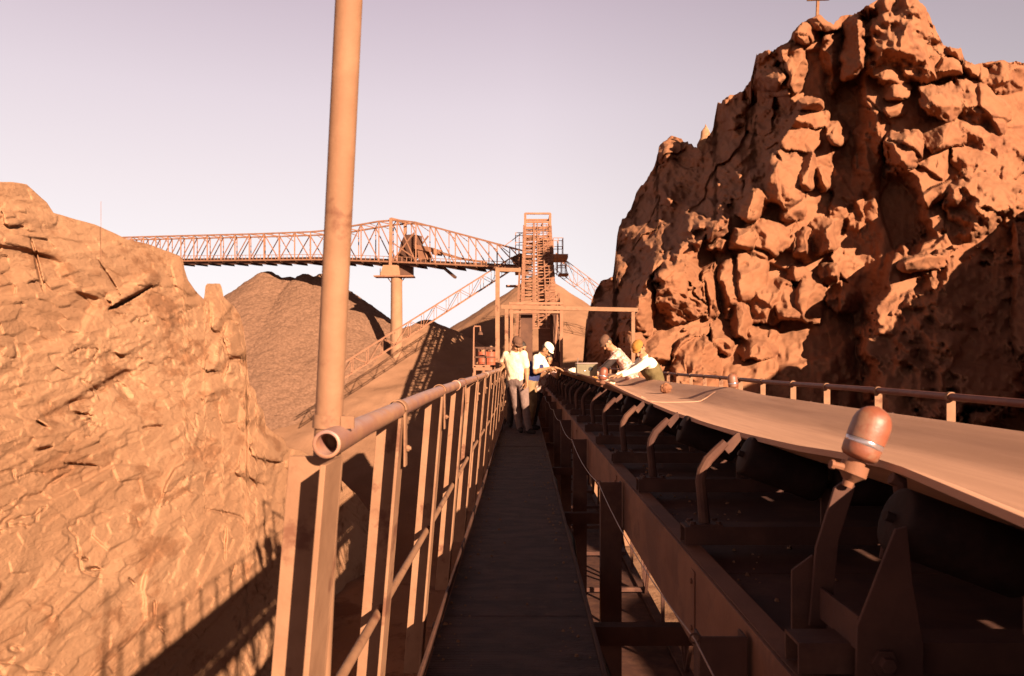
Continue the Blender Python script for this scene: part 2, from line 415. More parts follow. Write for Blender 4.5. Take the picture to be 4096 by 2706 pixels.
# --- the tall blocky rock on the right
ctop = [(1340, 1000), (1346, 900), (1350, 850), (1354, 800), (1358, 745), (1372, 695), (1392, 652), (1420, 640), (1425, 600), (1430, 545), (1440, 512), (1463, 485), (1474, 447), (1498, 418),
        (1520, 377), (1526, 343), (1555, 317), (1580, 320), (1600, 335), (1625, 345), (1652, 303), (1662, 243), (1690, 226), (1722, 216), (1738, 190), (1753, 126), (1790, 122), (1830, 94),
        (1836, 74), (1868, 48), (1900, 36), (1932, 54), (1948, 36), (1985, 30), (2010, 12), (2030, 2), (2080, -6), (2128, -2), (2150, 24), (2172, 78), (2186, 108), (2228, 113),
        (2236, 140), (2260, 150), (2300, 142), (2373, 145), (2430, 190), (2540, 370), (2700, 420), (3000, 380), (3400, 330), (3700, 330)]
def cdepth(U, V):
    n = fbm(np.stack([U / 45.0, V / 45.0, 0 * U], -1), 4, 6)
    Un = U + 22 * n; Vn = V + 14 * fbm(np.stack([U / 38.0, V / 38.0, 0 * U + 5], -1), 3, 16)
    face = np.interp(Vn, [0, 150, 300, 450, 600, 750, 900, 1300], [40.5, 39.5, 37.5, 34.5, 32.0, 29.0, 25.0, 18.0])
    ub = np.interp(Vn, [0, 120, 250, 330, 420, 500, 560, 640, 750, 850, 1300], [1900, 1800, 1850, 1810, 1760, 1690, 1610, 1510, 1440, 1440, 1440])
    D = face + 0.088 * np.maximum(ub - Un, 0) + 0.006 * np.maximum(Un - ub, 0)
    uc = np.interp(Vn, [0, 200, 400, 700, 900], [1952, 1958, 1962, 1985, 2000])
    D = D + 1.2 * np.exp(-((Un - uc) / 36.0) ** 2)
    bt = np.interp(Vn, [0, 250, 330, 400, 470, 550, 600, 700, 1300], [2003, 1998, 2030, 2075, 2130, 2150, 2075, 2015, 2000])
    D = D - (2.4 + 0.0065 * np.maximum(Vn - 250, 0)) * sstep(bt - 22, bt + 22, Un) + 0.004 * np.clip(Un - bt, 0, 330)
    far = np.interp(U, [2373, 2700, 3100, 3700], [31, 23, 16.5, 10.5]) - np.interp(V, [0, 600, 1300], [0, 2.5, 6]) * np.interp(U, [2373, 3700], [1.6, .2])
    k = sstep(2400, 2750, U)
    return D * (1 - k) + far * k
cz = [(1270, 150, 160, 175, 5, 3.0, 4), (1070, 190, 50, 128, 5, 3.0, 3), (985, 240, 44, 115, 0, 1.8), (960, 88, 72, 38, 0, 1.5), (1112, 45, 42, 32, 0, 1.4), (870, 130, 52, 42, 0, 1.6), (850, 255, 42, 98, 0, 1.6),
      (735, 238, 46, 44, 0, 1.7), (742, 312, 56, 50, 20, 1.9), (805, 205, 40, 40, 0, 1.2), (770, 368, 80, 16, -5, 0.9), (590, 430, 74, 74, 0, 1.6), (700, 450, 60, 80, 0, 1.1), (905, 410, 58, 32, 0, 1.9), (880, 475, 94, 40, -12, 1.2),
      (860, 545, 84, 46, 8, 0.7), (1010, 510, 52, 64, 0, 1.5), (800, 700, 92, 112, 25, 2.2), (890, 670, 40, 90, 5, 2.4, 3), (955, 705, 38, 52, -20, 1.6), (690, 765, 58, 112, 25, 1.7), (820, 825, 64, 46, 0, 1.3),
      (365, 725, 72, 84, 15, 1.5), (560, 690, 78, 104, 0, 1.0), (470, 600, 60, 60, 0, 0.9), (340, 590, 60, 50, 0, 1.0), (440, 910, 52, 78, 15, 2.1), (537, 868, 52, 84, 0, 2.2, 3), (545, 962, 52, 26, 0, 1.2), (640, 937, 54, 46, 0, 1.7),
      (745, 930, 110, 64, 20, 1.1, 2), (880, 970, 46, 68, 3, 2.1, 3), (962, 922, 68, 72, -15, 2.0), (982, 1072, 44, 42, 0, 1.4), (850, 1072, 44, 32, 0, 1.2), (250, 1195, 46, 116, 0, 2.0, 3), (400, 1120, 104, 152, 5, 2.4, 3),
      (300, 1042, 48, 52, 20, 1.4), (512, 1155, 36, 106, -5, 1.6, 3), (590, 1140, 48, 118, 0, 1.7, 3), (672, 1085, 62, 116, 0, 1.9), (745, 1165, 92, 114, 0, 1.7), (640, 1250, 48, 84, 0, 1.8, 3), (830, 1195, 72, 74, 0, 1.7), (905, 1172, 62, 94, 0, 1.9),
      (1030, 1172, 78, 60, 25, 1.8, 2), (560, 1325, 48, 64, 0, 1.4), (450, 1430, 100, 120, 0, 1.3, 2), (300, 1360, 60, 60, 0, 1.0), (700, 1340, 80, 70, 0, 1.2), (200, 1330, 50, 80, 0, 1.0),
      (1420, 275, 84, 46, 5, 2.4, 2.4), (1462, 215, 46, 30, 0, 1.6), (1230, 282, 84, 42, 10, 1.3), (1240, 350, 64, 42, 0, 1.3), (1410, 390, 94, 72, 20, 2.5, 2.6), (1272, 582, 78, 72, 0, 2.8, 4.5), (1232, 432, 48, 26, 0, 1.1),
      (1560, 420, 150, 84, 28, 1.8, 2.4), (1460, 520, 114, 60, -15, 1.6), (1610, 560, 160, 72, 20, 1.3, 2.2), (1600, 645, 140, 60, 15, 1.2), (1600, 800, 150, 150, -10, 2.4, 4), (1400, 762, 84, 32, -30, 1.5), (1560, 285, 62, 42, 0, 1.3),
      (1660, 305, 96, 60, 10, 1.5), (1665, 247, 96, 16, 0, 1.0), (1330, 1035, 104, 30, -5, 2.9), (1490, 1330, 270, 330, 0, 2.6, 6), (1740, 1150, 50, 300, 0, 3.0, 4), (1130, 620, 60, 200, 0, 1.0, 3), (1050, 780, 70, 120, 0, 0.9, 4)]
cfeat = [(1344 + q[0] * .5912, q[1] * .5912, q[2] * .5912, q[3] * .5912) + tuple(q[4:]) for q in cz]
us = np.concatenate([np.arange(1340, 2420, 2.1), np.arange(2424, 3700, 12)])
cliff = relief('rock_cliff', us, ctop, [(1340, 1020), (1600, 1150), (2100, 1300), (3700, 1400)], 430, cdepth, M['cliff'],
               [((2.2, 3.8), 1.0, 1.4, 0.25, 0, 1), ((1.0, 1.7), 0.22, 1.5, 0.2, -0.15, 11), ((0.45, 0.62), 0.07, 1.6, 0.1, -0.15, 21), ((0.2, 0.26), 0.022, 1.6, 0.1, -0.1, 31)],
               0.009, cfeat, toptext=6.0, seed=100, fgain=1.3, kk=70.0, plane=lambda q: (q[..., 0] - 0.55 * q[..., 1] + 0.1 * q[..., 2], q[..., 2]))
tag(cliff, kind='structure')

# --- pale ribbed hill on the left
htop = [(-700, 380), (-200, 395), (-60, 412), (0, 423), (30, 424), (62, 428), (108, 468), (124, 492), (170, 505), (220, 520), (250, 534), (290, 552), (340, 565), (416, 592), (424, 600), (427, 622),
        (436, 650), (452, 672), (473, 695), (476, 662), (480, 657), (510, 657), (514, 668), (518, 690), (544, 712), (556, 728), (564, 760), (570, 800), (572, 842), (575, 868), (578, 890), (592, 904), (596, 934), (611, 952),
        (616, 985), (640, 1006), (655, 1014), (668, 1036), (700, 1047), (760, 1085), (830, 1150), (900, 1250), (1000, 1500)]
def hdepth(U, V):
    return 14.2 * F / np.maximum((U0 - U) - 0.30 * (V0 - V), 160)
hfeat = [(545, 790, 26, 44, -8, 0.9, 4), (552, 880, 30, 40, 5, 0.8, 4), (580, 965, 34, 36, -20, 0.9, 3.5), (514, 735, 24, 34, 0, 0.7, 4), (620, 1040, 44, 28, 15, 0.9, 3.5), (505, 830, 28, 36, 10, 0.6, 4), (535, 950, 26, 30, 0, 0.5, 4), (495, 905, 36, 26, -15, 0.5, 4), (590, 1080, 40, 34, 20, 0.6, 4), (314, 668, 64, 16, -29, 0.6, 6), (300, 692, 58, 4.5, -29, -0.9, 2), (88, 620, 5, 72, -14, -0.4, 2), (66, 506, 62, 26, 12, 0.4, 6), (430, 640, 26, 46, -10, 0.4, 5),
         (190, 1078, 46, 4, 4, -0.5, 2), (520, 1190, 50, 4, 14, -0.4, 2), (215, 1318, 22, 5, 8, -0.5, 2), (480, 1120, 26, 22, -40, -0.25, 4), (250, 640, 3, 60, -32, -0.35, 2), (195, 1296, 10, 6, 10, -0.5, 2), (522, 1262, 3, 46, 2, -0.35, 2), (540, 1328, 3.5, 20, 18, -0.4, 2), (357, 1414, 4, 22, 4, -0.4, 2), (375, 1460, 16, 3.5, 52, -0.35, 2),
         (305, 1348, 12, 4, 50, -0.4, 2), (185, 960, 40, 5, 10, -0.4, 2), (285, 905, 12, 26, -40, -0.35, 3), (355, 990, 26, 4, -6, -0.35, 2), (100, 985, 20, 5, 30, -0.4, 2), (100, 1040, 26, 4, -12, -0.3, 2)]
us = np.concatenate([np.arange(-700, -30, 12), np.arange(-30, 800, 2.2), np.arange(802, 1000, 6)])
hill = relief('hill', us, htop, [(-700, 1900), (1000, 1900)], 520, hdepth, M['hill'],
              [((2.6, 1.5, 40.0), 0.62, 1.5, 0.05, 0, 1), ((1.1, 0.7, 60.0), 0.24, 1.8, 0.05, -0.12, 11), ((0.42, 0.3, 60.0), 0.15, 1.9, 0.05, 0.0, 21), ((0.17, 0.13, 60.0), 0.075, 1.8, 0.05, 0.1, 31)],
              0.07, hfeat, toptext=3.0, seed=300, back=(1.5, 4, 9, 18, 30), warp3=0.22, kk=70.0, cracks=0.26, calm=((850, 1050, 1250, 1500), (1, .85, .65, .6)), squash=0.36, plane=lambda q: ((q[..., 1] - 0.1 * q[..., 0]) * 0.89 + q[..., 2] * 0.45, -(q[..., 1] - 0.1 * q[..., 0]) * 0.45 + q[..., 2] * 0.89))
tag(hill, kind='structure')

# --- unseen rock bank, added out of view to shade the cliff foot and ground
def bank():
    ys = np.linspace(-75, 22, 120); w = np.linspace(0, 1, 44)
    Y, Wd = np.meshgrid(ys, w, indexing='ij')
    hgt = 3.6 + 0.7 * np.sin(ys * 0.35) + 0.5 * np.sin(ys * 0.9 + 1) + 1.2 * np.exp(-((ys - 14) / 7) ** 2)
    hgt = hgt * np.clip((24 - ys) / 4, 0.4, 1)
    prof = np.sin(np.clip(Wd * 4.0, 0, 1) * math.pi / 2)
    X = np.maximum(9.5, 0.7 * Y + 1.5) + 16 * Wd; Z = GZ + (hgt[:, None] + CZ - GZ) * prof
    P = np.stack([X, Y, Z], -1)
    P = P + 0.6 * np.stack([fbm(P / 2.5, 4, 5), 0 * X, fbm(P / 2.5, 4, 9)], -1)
    return grid_obj('shade_bank', P, M['cliff'])
tag(bank(), kind='structure')

# --- stockpiles: tipped cones of crushed ore
def pile(name, peak, slope, mat, peaks=None, rough=0.4, cellr=1.2, seed=0, label='', n=150, lump=0.0):
    px, py, pz = peak
    rad = (pz - GZ) / slope + 4
    a = np.linspace(0, 2 * math.pi, n * 2 + 1); r = (np.linspace(0, 1, n) ** 0.9) * rad
    A, Rr = np.meshgrid(a, r)
    ex = np.zeros_like(A)
    X = px + Rr * np.sin(A); Y = py + Rr * np.cos(A)
    Z = np.full_like(X, -99.0)
    for q in (peaks or [peak]):
        Z = np.maximum(Z, q[2] - slope * (np.sqrt((X - q[0]) ** 2 + (Y - q[1]) ** 2 + 0.5) - 0.7))
    P = np.stack([X, Y, Z], -1)
    Z = Z + rough * fbm(P / 4.0, 5, seed) + lump * vnoise(P / cellr, seed + 9) + 0.5 * lump * vnoise(P / (cellr * 0.45), seed + 12)
    Z = Z + 0.8 * rough * np.sin(A * 23 + 2 * np.sin(A * 5)) * np.clip(Rr / rad, 0, 1) * 0.5
    P[..., 2] = Z
    o = grid_obj(name, P, mat)
    return tag(o, label, 'stockpile')
p1 = W(680, 636, 91)
pile('ore_stockpile', p1, 0.74, M['coarse'], peaks=[W(622, 630, 91), W(668, 641, 91), W(706, 638, 90.5), W(748, 637, 91)], rough=0.22, seed=21, lump=0.085, cellr=0.40, label='coarse flat-topped ore stockpile behind the round concrete column', n=300)
p2 = W(1246, 640, 102)
pile('ore_stockpile', p2, 0.64, M['fine'], rough=0.25, seed=31, lump=0.05, label='tall pointed fine ore stockpile rising behind the sloping lattice tower', n=170)
p3 = W(990, 745, 88)
pile('ore_stockpile', p3, 0.5, M['fine'], rough=0.35, seed=41, lump=0.05, label='low rounded ore heap between the column and the pointed stockpile', n=150)

# --- small rock spire on the shoulder of the cliff
def spire():
    b = W(1633, 345, 60); m = MB()
    prof = [(0, 0.62), (0.5, 0.55), (1.0, 0.42), (1.5, 0.26), (1.85, 0.12), (2.05, 0.02)]
    m.lathe((b.x, b.y, b.z - 0.2), (0.04, 0, 1), prof, 14)
    for v in m.v:
        n = Vector((math.sin(v.x * 7 + v.z * 5), math.sin(v.y * 6 + v.z * 4), 0)) * 0.06; v += n
    o = m.build('rock_spire', M['hill'])
    tag(o, 'small pointed rock spire standing on the shoulder of the tall cliff', 'rock spire')
spire()
# ------------------------------------------------------------------ walkway and conveyor
def walkway(name, x0, x1):
    m = MB()
    y = -2.0
    rnd = random.Random(int(x0 * 10))
    while y < 40:
        m.box((x0, y, -0.05 + rnd.uniform(-.002, .002)), (x1, y + 1.995, rnd.uniform(-.003, .003))); y += 2.0
    o = m.build(name, M['deck'], smooth=False)
    return tag(o, kind='structure')
walkway('walkway', -0.40, 0.32)
walkway('walkway', 2.06, 2.74)

conv = empty('belt_conveyor', (1.3, 0, 0), 'long rusty belt conveyor with a dusty troughed belt beside the walkway', 'conveyor')
Y0, Y1 = -2.0, 42.0
# side channels (web facing the walkway, flanges turned in)
def stringer(xo, s):
    m = MB(); zb, zt, t, fl = 0.24, 0.55, 0.012, 0.085
    xi = xo + s * t
    m.box((min(xo, xi), Y0, zb), (max(xo, xi), Y1, zt))
    for z in (zb, zt - t):
        a, b = xi + s * 0.001, xo + s * fl
        m.box((min(a, b), Y0, z), (max(a, b), Y1, z + t))
    for y in (2.9, 5.3, 9.2, 15.2, 21):           # butt straps
        xp = xo - s * 0.006
        m.box((min(xp, xo - s * .0005), y - 0.03, zb + 0.03), (max(xp, xo - s * .0005), y + 0.03, zt - 0.03))
        for z in (zb + .07, zt - .07): m.lathe((xp, y, z), (-s, 0, 0), [(0, .011), (.008, .011), (.0085, .006)], 6)
    m.build('stringer', M['stringer'], conv, bevel=0.003)
stringer(0.62, 1); stringer(2.32, -1)
m = MB()                                  # cover plate between the channels
y = Y0
while y < Y1:
    m.box((0.70, y, 0.505), (2.24, y + 2.43, 0.513)); y += 2.44
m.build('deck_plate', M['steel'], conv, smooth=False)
m = MB(); m.box((2.03, Y0, .515), (2.036, Y1, .982)); m.build('sun_stop_plate', M['steel'], conv, smooth=False)  # unseen plate added to keep sun from leaking under the belt
# columns carrying the channels
for y in (-0.4, 2.15, 4.90, 7.6, 10.1, 12.4, 14.7, 17.2, 19.8, 22.4, 25, 28, 31, 34):
    for x0, s in ((0.475, 1), (2.455, -1)):
        m = MB()
        m.box((min(x0, x0 + s * .13), y, -1.25), (max(x0, x0 + s * .13), y + .010, .535))
        for xx in (x0, x0 + s * .122):
            m.box((min(xx, xx + s * .008), y + .0105, -1.25), (max(xx, xx + s * .008), y + .07, .535))
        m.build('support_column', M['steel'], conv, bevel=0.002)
# belt
ey = [-3, 1.0, 1.48, 1.75, 2.03, 2.35, 2.7, 3.3, 3.93, 5.0, 5.98, 7.5, 9.2, 10.5, 12.5, 15, 20, 42]
ez = [1.0, .985, .990, 1.008, 1.024, 1.014, .995, .978, .969, .967, .980, 1.012, 1.055, 1.065, 1.085, 1.09, 1.09, 1.09]
ex = [.93, .93, .93, .93, .935, .93, .93, .93, .93, .93, .93, .93, .935, .93, .90, .86, .80, .80]
ry = [-3, 2, 5, 6.6, 7.7, 8.8, 10, 12, 42]
rz = [1.0, 1.0, .998, 1.0, 1.028, 1.008, .998, 1.0, 1.0]
def belt_section(y):
    L = (np.interp(y, ey, ex), np.interp(y, ey, ez)); Rr = (2.0, np.interp(y, ry, rz))
    pts = [L, (L[0] + .06, L[1] - .018), (L[0] + .15, L[1] - .052), (1.20, .895), (1.29, .886), (1.47, .884), (1.64, .886), (1.73, .895), (Rr[0] - .15, Rr[1] - .052), (Rr[0] - .06, Rr[1] - .018), Rr]
    return pts
def belt_z(x, y):
    p = belt_section(y); return float(np.interp(x, [a for a, b in p], [b for a, b in p]))
ys = sorted(set([round(Y0 + .12 * i, 3) for i in range(int(13 / .12))] + [11 + .5 * i for i in range(62)]))
vs, fs = [], []; n = 11
for y in ys:
    s = belt_section(y); vs += [(x, y, z) for x, z in s]; vs += [(x, y, z - .020) for x, z in s]
for i in range(len(ys) - 1):
    a, b = i * 2 * n, (i + 1) * 2 * n
    for k in range(n - 1):
        fs.append((a + k, a + k + 1, b + k + 1, b + k)); fs.append((a + n + k + 1, a + n + k, b + n + k, b + n + k + 1))
    fs.append((a, b, b + n, a + n)); fs.append((a + n - 1, a + 2 * n - 1, b + 2 * n - 1, b + n - 1))
mesh_obj('belt', vs, fs, M['belt'], conv, angle=50)
# overlapping splice seam on the belt
m = MB()
for k in range(10):
    xa, xb = 1.86 - .075 * k, 1.86 - .075 * (k + 1)
    ya, yb = 7.75 - .02 * k, 7.75 - .02 * (k + 1)
    m.beam((xa, ya, belt_z(xa, ya) + .004), (xb, yb, belt_z(xb, yb) + .004), .035, .006)
m.build('belt_seam', M['belt'], conv)

# troughing idlers: base beam, two bent pipe arms, three rollers
def make_idler(y):
    m = MB()
    m.box((0.64, -.05, .553), (2.30, -.042, .625)); m.box((0.64, .042, .553), (2.30, .05, .625)); m.box((0.64, -.0415, .617), (2.30, .0415, .625))
    for s in (1, -1):
        X = lambda x: 1.466 + s * (x - 1.466)
        m.tube([(X(.728), 0, .625), (X(.722), 0, .70), (X(.712), 0, .80), (X(.718), 0, .84), (X(.742), 0, .885), (X(.782), 0, .925), (X(.812), 0, .955)], [.023, .022, .021, .021, .021, .020, .017], 10)
        m.prism([(X(.800), -.006, .935), (X(.826), -.006, .905), (X(.874), -.006, .965), (X(.866), -.006, .995), (X(.856), -.006, .992)], (0, .012, 0))
        m.box((min(X(.66), X(.79)), -.048, .6255), (max(X(.66), X(.79)), .048, .633))
        for dx in (.675, .775):
            for dy in (-.033, .033):
                m.lathe((X(dx), dy, .633), (0, 0, 1), [(0, .012), (.011, .012)], 6)
        m.beam((X(1.215), 0, .62), (X(1.215), 0, .80), .04, .012)
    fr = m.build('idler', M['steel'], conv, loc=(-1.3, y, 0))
    def roller(a, b):
        a, b = Vector(a), Vector(b); d = (b - a).length
        q = MB()
        q.lathe(a, b - a, [(-.022, .012), (-.001, .012), (0, .066), (.004, .077), (.012, .080), (d - .012, .080), (d - .004, .077), (d, .066), (d + .001, .012), (d + .02, .012)], 22)
        return q.build('roller', M['roller'], fr, loc=(0, 0, 0), angle=50)
    roller((.884, 0, .905), (1.190, 0, .790)); roller((1.235, 0, .780), (1.70, 0, .780)); roller((2.048, 0, .905), (1.742, 0, .790))
    return fr
id0 = make_idler(3.2)
iy = [0.66] + [3.2 + 1.27 * k for k in range(1, 16)]
for y in iy:
    c = id0.copy(); col.objects.link(c); c.parent = conv; c.location = (-1.3, y, 0)
    for ch in id0.children:
        d = ch.copy(); col.objects.link(d); d.parent = c

# the idler behind the near guide roller sits on plates instead of a pipe arm
def plate_idler(y):
    m = MB()
    m.box((0.64, -.05, .553), (2.30, -.042, .625)); m.box((0.64, .042, .553), (2.30, .05, .625)); m.box((0.64, -.0415, .617), (2.30, .0415, .625))
    m.beam((1.215, 0, .62), (1.215, 0, .80), .04, .012)
    fr = m.build('idler', M['steel'], conv, loc=(-1.3, y, 0))
    for ch in id0.children:
        d = ch.copy(); col.objects.link(d); d.parent = fr
plate_idler(1.90)

# guide rollers: shiny red capsules that stop the belt wandering off
def make_guide(loc, tilt, lean=(0, 0)):
    m = MB(); q_ = .89
    prof = [(0, .028), (.004, .044), (.012, .051), (.028, .053), (.040, .0535)]
    pr2 = [(.0555, .0535), (.075, .0545), (.105, .054), (.120, .050), (.134, .042), (.144, .030), (.150, .016), (.153, .003)]
    prof = [(t * .94, r * q_) for t, r in prof]; pr2 = [(t * .94, r * q_) for t, r in pr2]
    ax = Vector((tilt, 0, 1)).normalized()
    m.lathe((0, 0, 0), ax, prof, 28); m.lathe((0, 0, 0), ax, pr2, 28)
    g = m.build('guide_roller', M['guide'], conv, loc=Vector(loc) - Vector((1.3, 0, 0)), angle=60)
    k = MB(); k.lathe((0, 0, 0), ax, [(t * .94, r * q_) for t, r in ((.0405, .0525), (.043, .0535), (.0525, .0540), (.055, .0525))], 28); k.build('ring', M['bright'], g, loc=(0, 0, 0))
    b = MB()
    b.lathe((0, 0, 0), -ax, [(.002, .022), (.012, .022), (.0125, .034), (.040, .036), (.046, .028), (.060, .014), (.075, .013)], 16)
    b.lathe(-ax * .02 + Vector((-.034, -.01, 0)), (-1, -.1, .25), [(0, .010), (.022, .009), (.026, .013), (.034, .012)], 8)
    b.build('spindle', M['stringer'], g, loc=(0, 0, 0))
    return g
gy = 2.03
gz = 1.030
make_guide((.852, gy, gz), .40)
make_guide((.87, 8.75, 1.075), .14)
make_guide((2.045, 7.75, 1.02), -.12)
# stand of the near guide roller
m = MB(); y = gy + .015
m.prism([(.735, y, .60), (.752, y, .80), (.80, y, .955), (.845, y, .985), (.852, y, .955), (.81, y, .82), (.79, y, .60)], (0, .012, 0))
m.prism([(.745, 1.80, .20), (.755, 1.80, .68), (.81, 1.80, .82), (.842, 1.80, .90), (.868, 1.80, .905), (.880, 1.80, .78), (.905, 1.80, .64), (.905, 1.80, .20)], (0, .010, 0)); m.box((.76, 1.811, .62), (.768, y - .001, .70))
m.prism([(.70, y + .03, .40), (.70, y + .03, .735), (.755, y + .03, .775), (.79, y + .03, .74), (.79, y + .03, .40)], (0, .010, 0))
m.lathe((.815, 1.80, .60), (0, -1, 0), [(0, .032), (.012, .032), (.012, .018), (.03, .018)], 6)
m.tube([(.93, y - .03, .985), (.952, y - .03, .975), (.955, y - .03, .94), (.94, y - .03, .88), (.915, y - .03, .81), (.905, y - .03, .78)], [.016, .020, .017, .014, .010, .006], 8)
m.prism([(.845, y - .018, .985), (.86, y - .018, 1.0), (.835, y - .018, 1.0)], (0, .02, 0))
m.build('roller_stand', M['steel'], conv, bevel=0.0015)
m = MB(); y = 1.55                          # bolted cleat and lever lower right
m.prism([(.80, y, .34), (.83, y, .42), (.87, y, .39), (.90, y, .30), (.88, y, .18), (.82, y, .18)], (0, .06, 0))
m.lathe((.86, y - .04, .40), (0, 0, 1), [(0, .018), (.03, .018), (.03, .01), (.05, .01)], 6)
m.build('cleat', M['steel'], conv, bevel=0.002)

# pull wire with eye hooks on the walkway side
wire = empty('pull_wire', (.465, 2, .53), 'thin emergency pull wire strung along the conveyor beside the walkway', 'wire')
m = MB(); pts = []
hooks = [-.4, 2.15, 4.90, 7.6, 10.1, 12.4, 14.7, 17.2, 19.8, 22.4]
for a, b in zip(hooks[:-1], hooks[1:]):
    for k in range(8):
        t = k / 8; pts.append((.462, a + (b - a) * t, .53 - .05 * 4 * t * (1 - t)))
pts.append((.462, hooks[-1], .53))
m.tube(pts, .0022, 6); m.build('cable', M['wire'], wire)
for h in hooks[:7]:
    q = MB(); c = Vector((.462, h, .532))
    q.tube([c + Vector((.013 * math.cos(t), 0, .013 * math.sin(t))) for t in [2 * math.pi * k / 12 for k in range(13)]], .0028, 6)
    q.build('eye_hook', M['steel'], wire)

# gallery under the conveyor: two side trusses, ledgers and bottom bracing
tr = empty('support_truss', (1.3, 0, -1.3), 'deep steel lattice truss carrying the conveyor and its walkways above the ground', 'truss')
ZB = -3.45
for xs in (.10, 2.45):
    m = MB()
    for z, w in ((-.16, .16), (ZB, .16)):
        m.box((xs - w / 2, Y0 - 12, z - w / 2), (xs + w / 2, Y1, z + w / 2))
    y = Y0 - 12; k = 0
    while y < Y1 - 2.0:
        m.beam((xs, y, ZB), (xs, y, -.16), .06)
        a, b = ((y, ZB), (y + 2.0, -.16)) if k % 2 else ((y, -.16), (y + 2.0, ZB))
        m.beam((xs, a[0], a[1]), (xs, b[0], b[1]), .055)
        if xs < 1: m.beam((xs + .03, a[0], b[1]), (xs + .03, b[0], a[1]), .035)
        y += 2.0; k += 1
    m.build('side_truss', M['steel'], tr)
m = MB(); m.box((.19, Y0 - 12, ZB - .03), (2.36, Y1, ZB + .03)); m.build('lower_floor', M['steel'], tr)
m = MB(); y = Y0 - 12; k = 0
m.box((1.2, Y0 - 12, ZB - 2.2), (1.3, Y1, ZB - 2.1))
while y < Y1 - 1.4:
    a, b = ((y, ZB - 2.15), (y + 1.4, ZB - .03)) if k % 2 else ((y, ZB - .03), (y + 1.4, ZB - 2.15))
    m.beam((1.25, a[0], a[1]), (1.25, b[0], b[1]), .05); m.beam((1.25, y, ZB - 2.15), (1.25, y, ZB - .03), .05); y += 1.4; k += 1
m.build('lower_lattice', M['steel'], tr)
y = Y0
while y < Y1:
    m = MB(); m.box((-.46, y, -.15), (2.78, y + .08, -.056)); m.build('cross_beam', M['steel'], tr)
    m = MB(); m.beam((.10, y, -3.3), (2.45, y, -3.3), .08); m.build('bottom_brace', M['steel'], tr); y += 3.0
for y in (6, 21, 36):
    m = MB()
    for x0, x1 in ((.10, -1.6), (2.45, 4.1)):
        m.beam((x0, y, -3.1), (x1, y, GZ - .3), .26)
    for f in (.33, .66, .95):
        z = -3.1 + (GZ + 3.1) * f; m.beam((.10 - 1.7 * f, y, z), (2.45 + 1.65 * f, y, z), .12)
    m.beam((-.46, y, -6), (4.0, y, GZ + .6), .1); m.beam((3.0, y, -6), (-1.5, y, GZ + .6), .1)
    m.build('trestle', M['steel'], tr)
# hoses hanging in the gap
for k, (x, dy) in enumerate(((.40, 0), (.43, .12))):
    m = MB(); pts = []
    for i in range(60):
        y = -1 + i * .25; pts.append((x + .02 * math.sin(y * 1.7 + k), y, -.22 - .16 * abs(math.sin((y + dy) * .9)) - .05 * k))
    m.tube(pts, .018, 8)
    tag(m.build('hose', M['black']), ('black hose looping under the walkway edge nearest the walkway' if k == 0 else 'black hose looping under the walkway edge nearest the conveyor'), 'hose', 'hoses under the walkway')

# ------------------------------------------------------------------ handrails
lr = empty('handrail', (-.42, 1.7, 0), 'pale dusty pipe handrail on angle iron posts with an open pipe end at the pole', 'handrail')
rail_pts = [(-.420, 1.70, 1.103), (-.420, 1.80, 1.1045), (-.420, 2.1, 1.110), (-.419, 2.70, 1.119), (-.418, 3.3, 1.126), (-.417, 4.05, 1.131), (-.418, 5.5, 1.131), (-.422, 7.0, 1.128), (-.420, 9, 1.130), (-.418, 12, 1.131), (-.42, 16, 1.130), (-.42, 20, 1.130), (-.42, 40, 1.13)]
m = MB(); n = 24
rad = [.031, .031, .0278] + [.0272] * 10
m.tube(rail_pts, rad, n, caps=False)
# open near end: wall thickness and dark bore
d = (Vector(rail_pts[1]) - Vector(rail_pts[0])).normalized()
m.lathe(Vector(rail_pts[0]) + d * .0, d, [(0, .031)], n) if False else None
b = len(m.v); x = d.cross(Vector((0, 0, 1))).normalized(); yv = d.cross(x)
for t, r in ((0, .0305), (-.002, .0285), (-.002, .0235), (.003, .0220), (.25, .0215)):
    m.v += [Vector(rail_pts[0]) + d * t + (x * math.cos(q) + yv * math.sin(q)) * r for q in [2 * math.pi * k / n for k in range(n)]]
for i in range(4):
    for k in range(n):
        k2 = (k + 1) % n; m.f.append((b + i * n + k, b + (i + 1) * n + k, b + (i + 1) * n + k2, b + i * n + k2))
m.f.append(tuple(b + 4 * n + k for k in range(n)))
for y in (1.86, 4.9, 8.9, 12.9, 16.9):         # pipe couplings
    p = Vector((np.interp(y, [q[1] for q in rail_pts], [q[0] for q in rail_pts]), y, np.interp(y, [q[1] for q in rail_pts], [q[2] for q in rail_pts])))
    if y > 3: m.lathe(p, (0, 1, 0), [(0, .0272), (.004, .033), (.055, .033), (.06, .0272)], 20)
m.build('top_rail', M['rail'], lr, angle=50)
m = MB(); m.tube([(-.483, y, .44 + .006 * math.sin(y)) for y in np.arange(1.0, 40, 1.0)], .0145, 12); m.build('mid_rail', M['paint'], lr)
posts = [1.76, 2.70, 4.03, 5.50, 6.95, 8.40, 9.85, 11.3, 12.75, 14.2, 15.65, 17.1, 18.6, 20.2, 22, 24, 26]
rnd = random.Random(3)
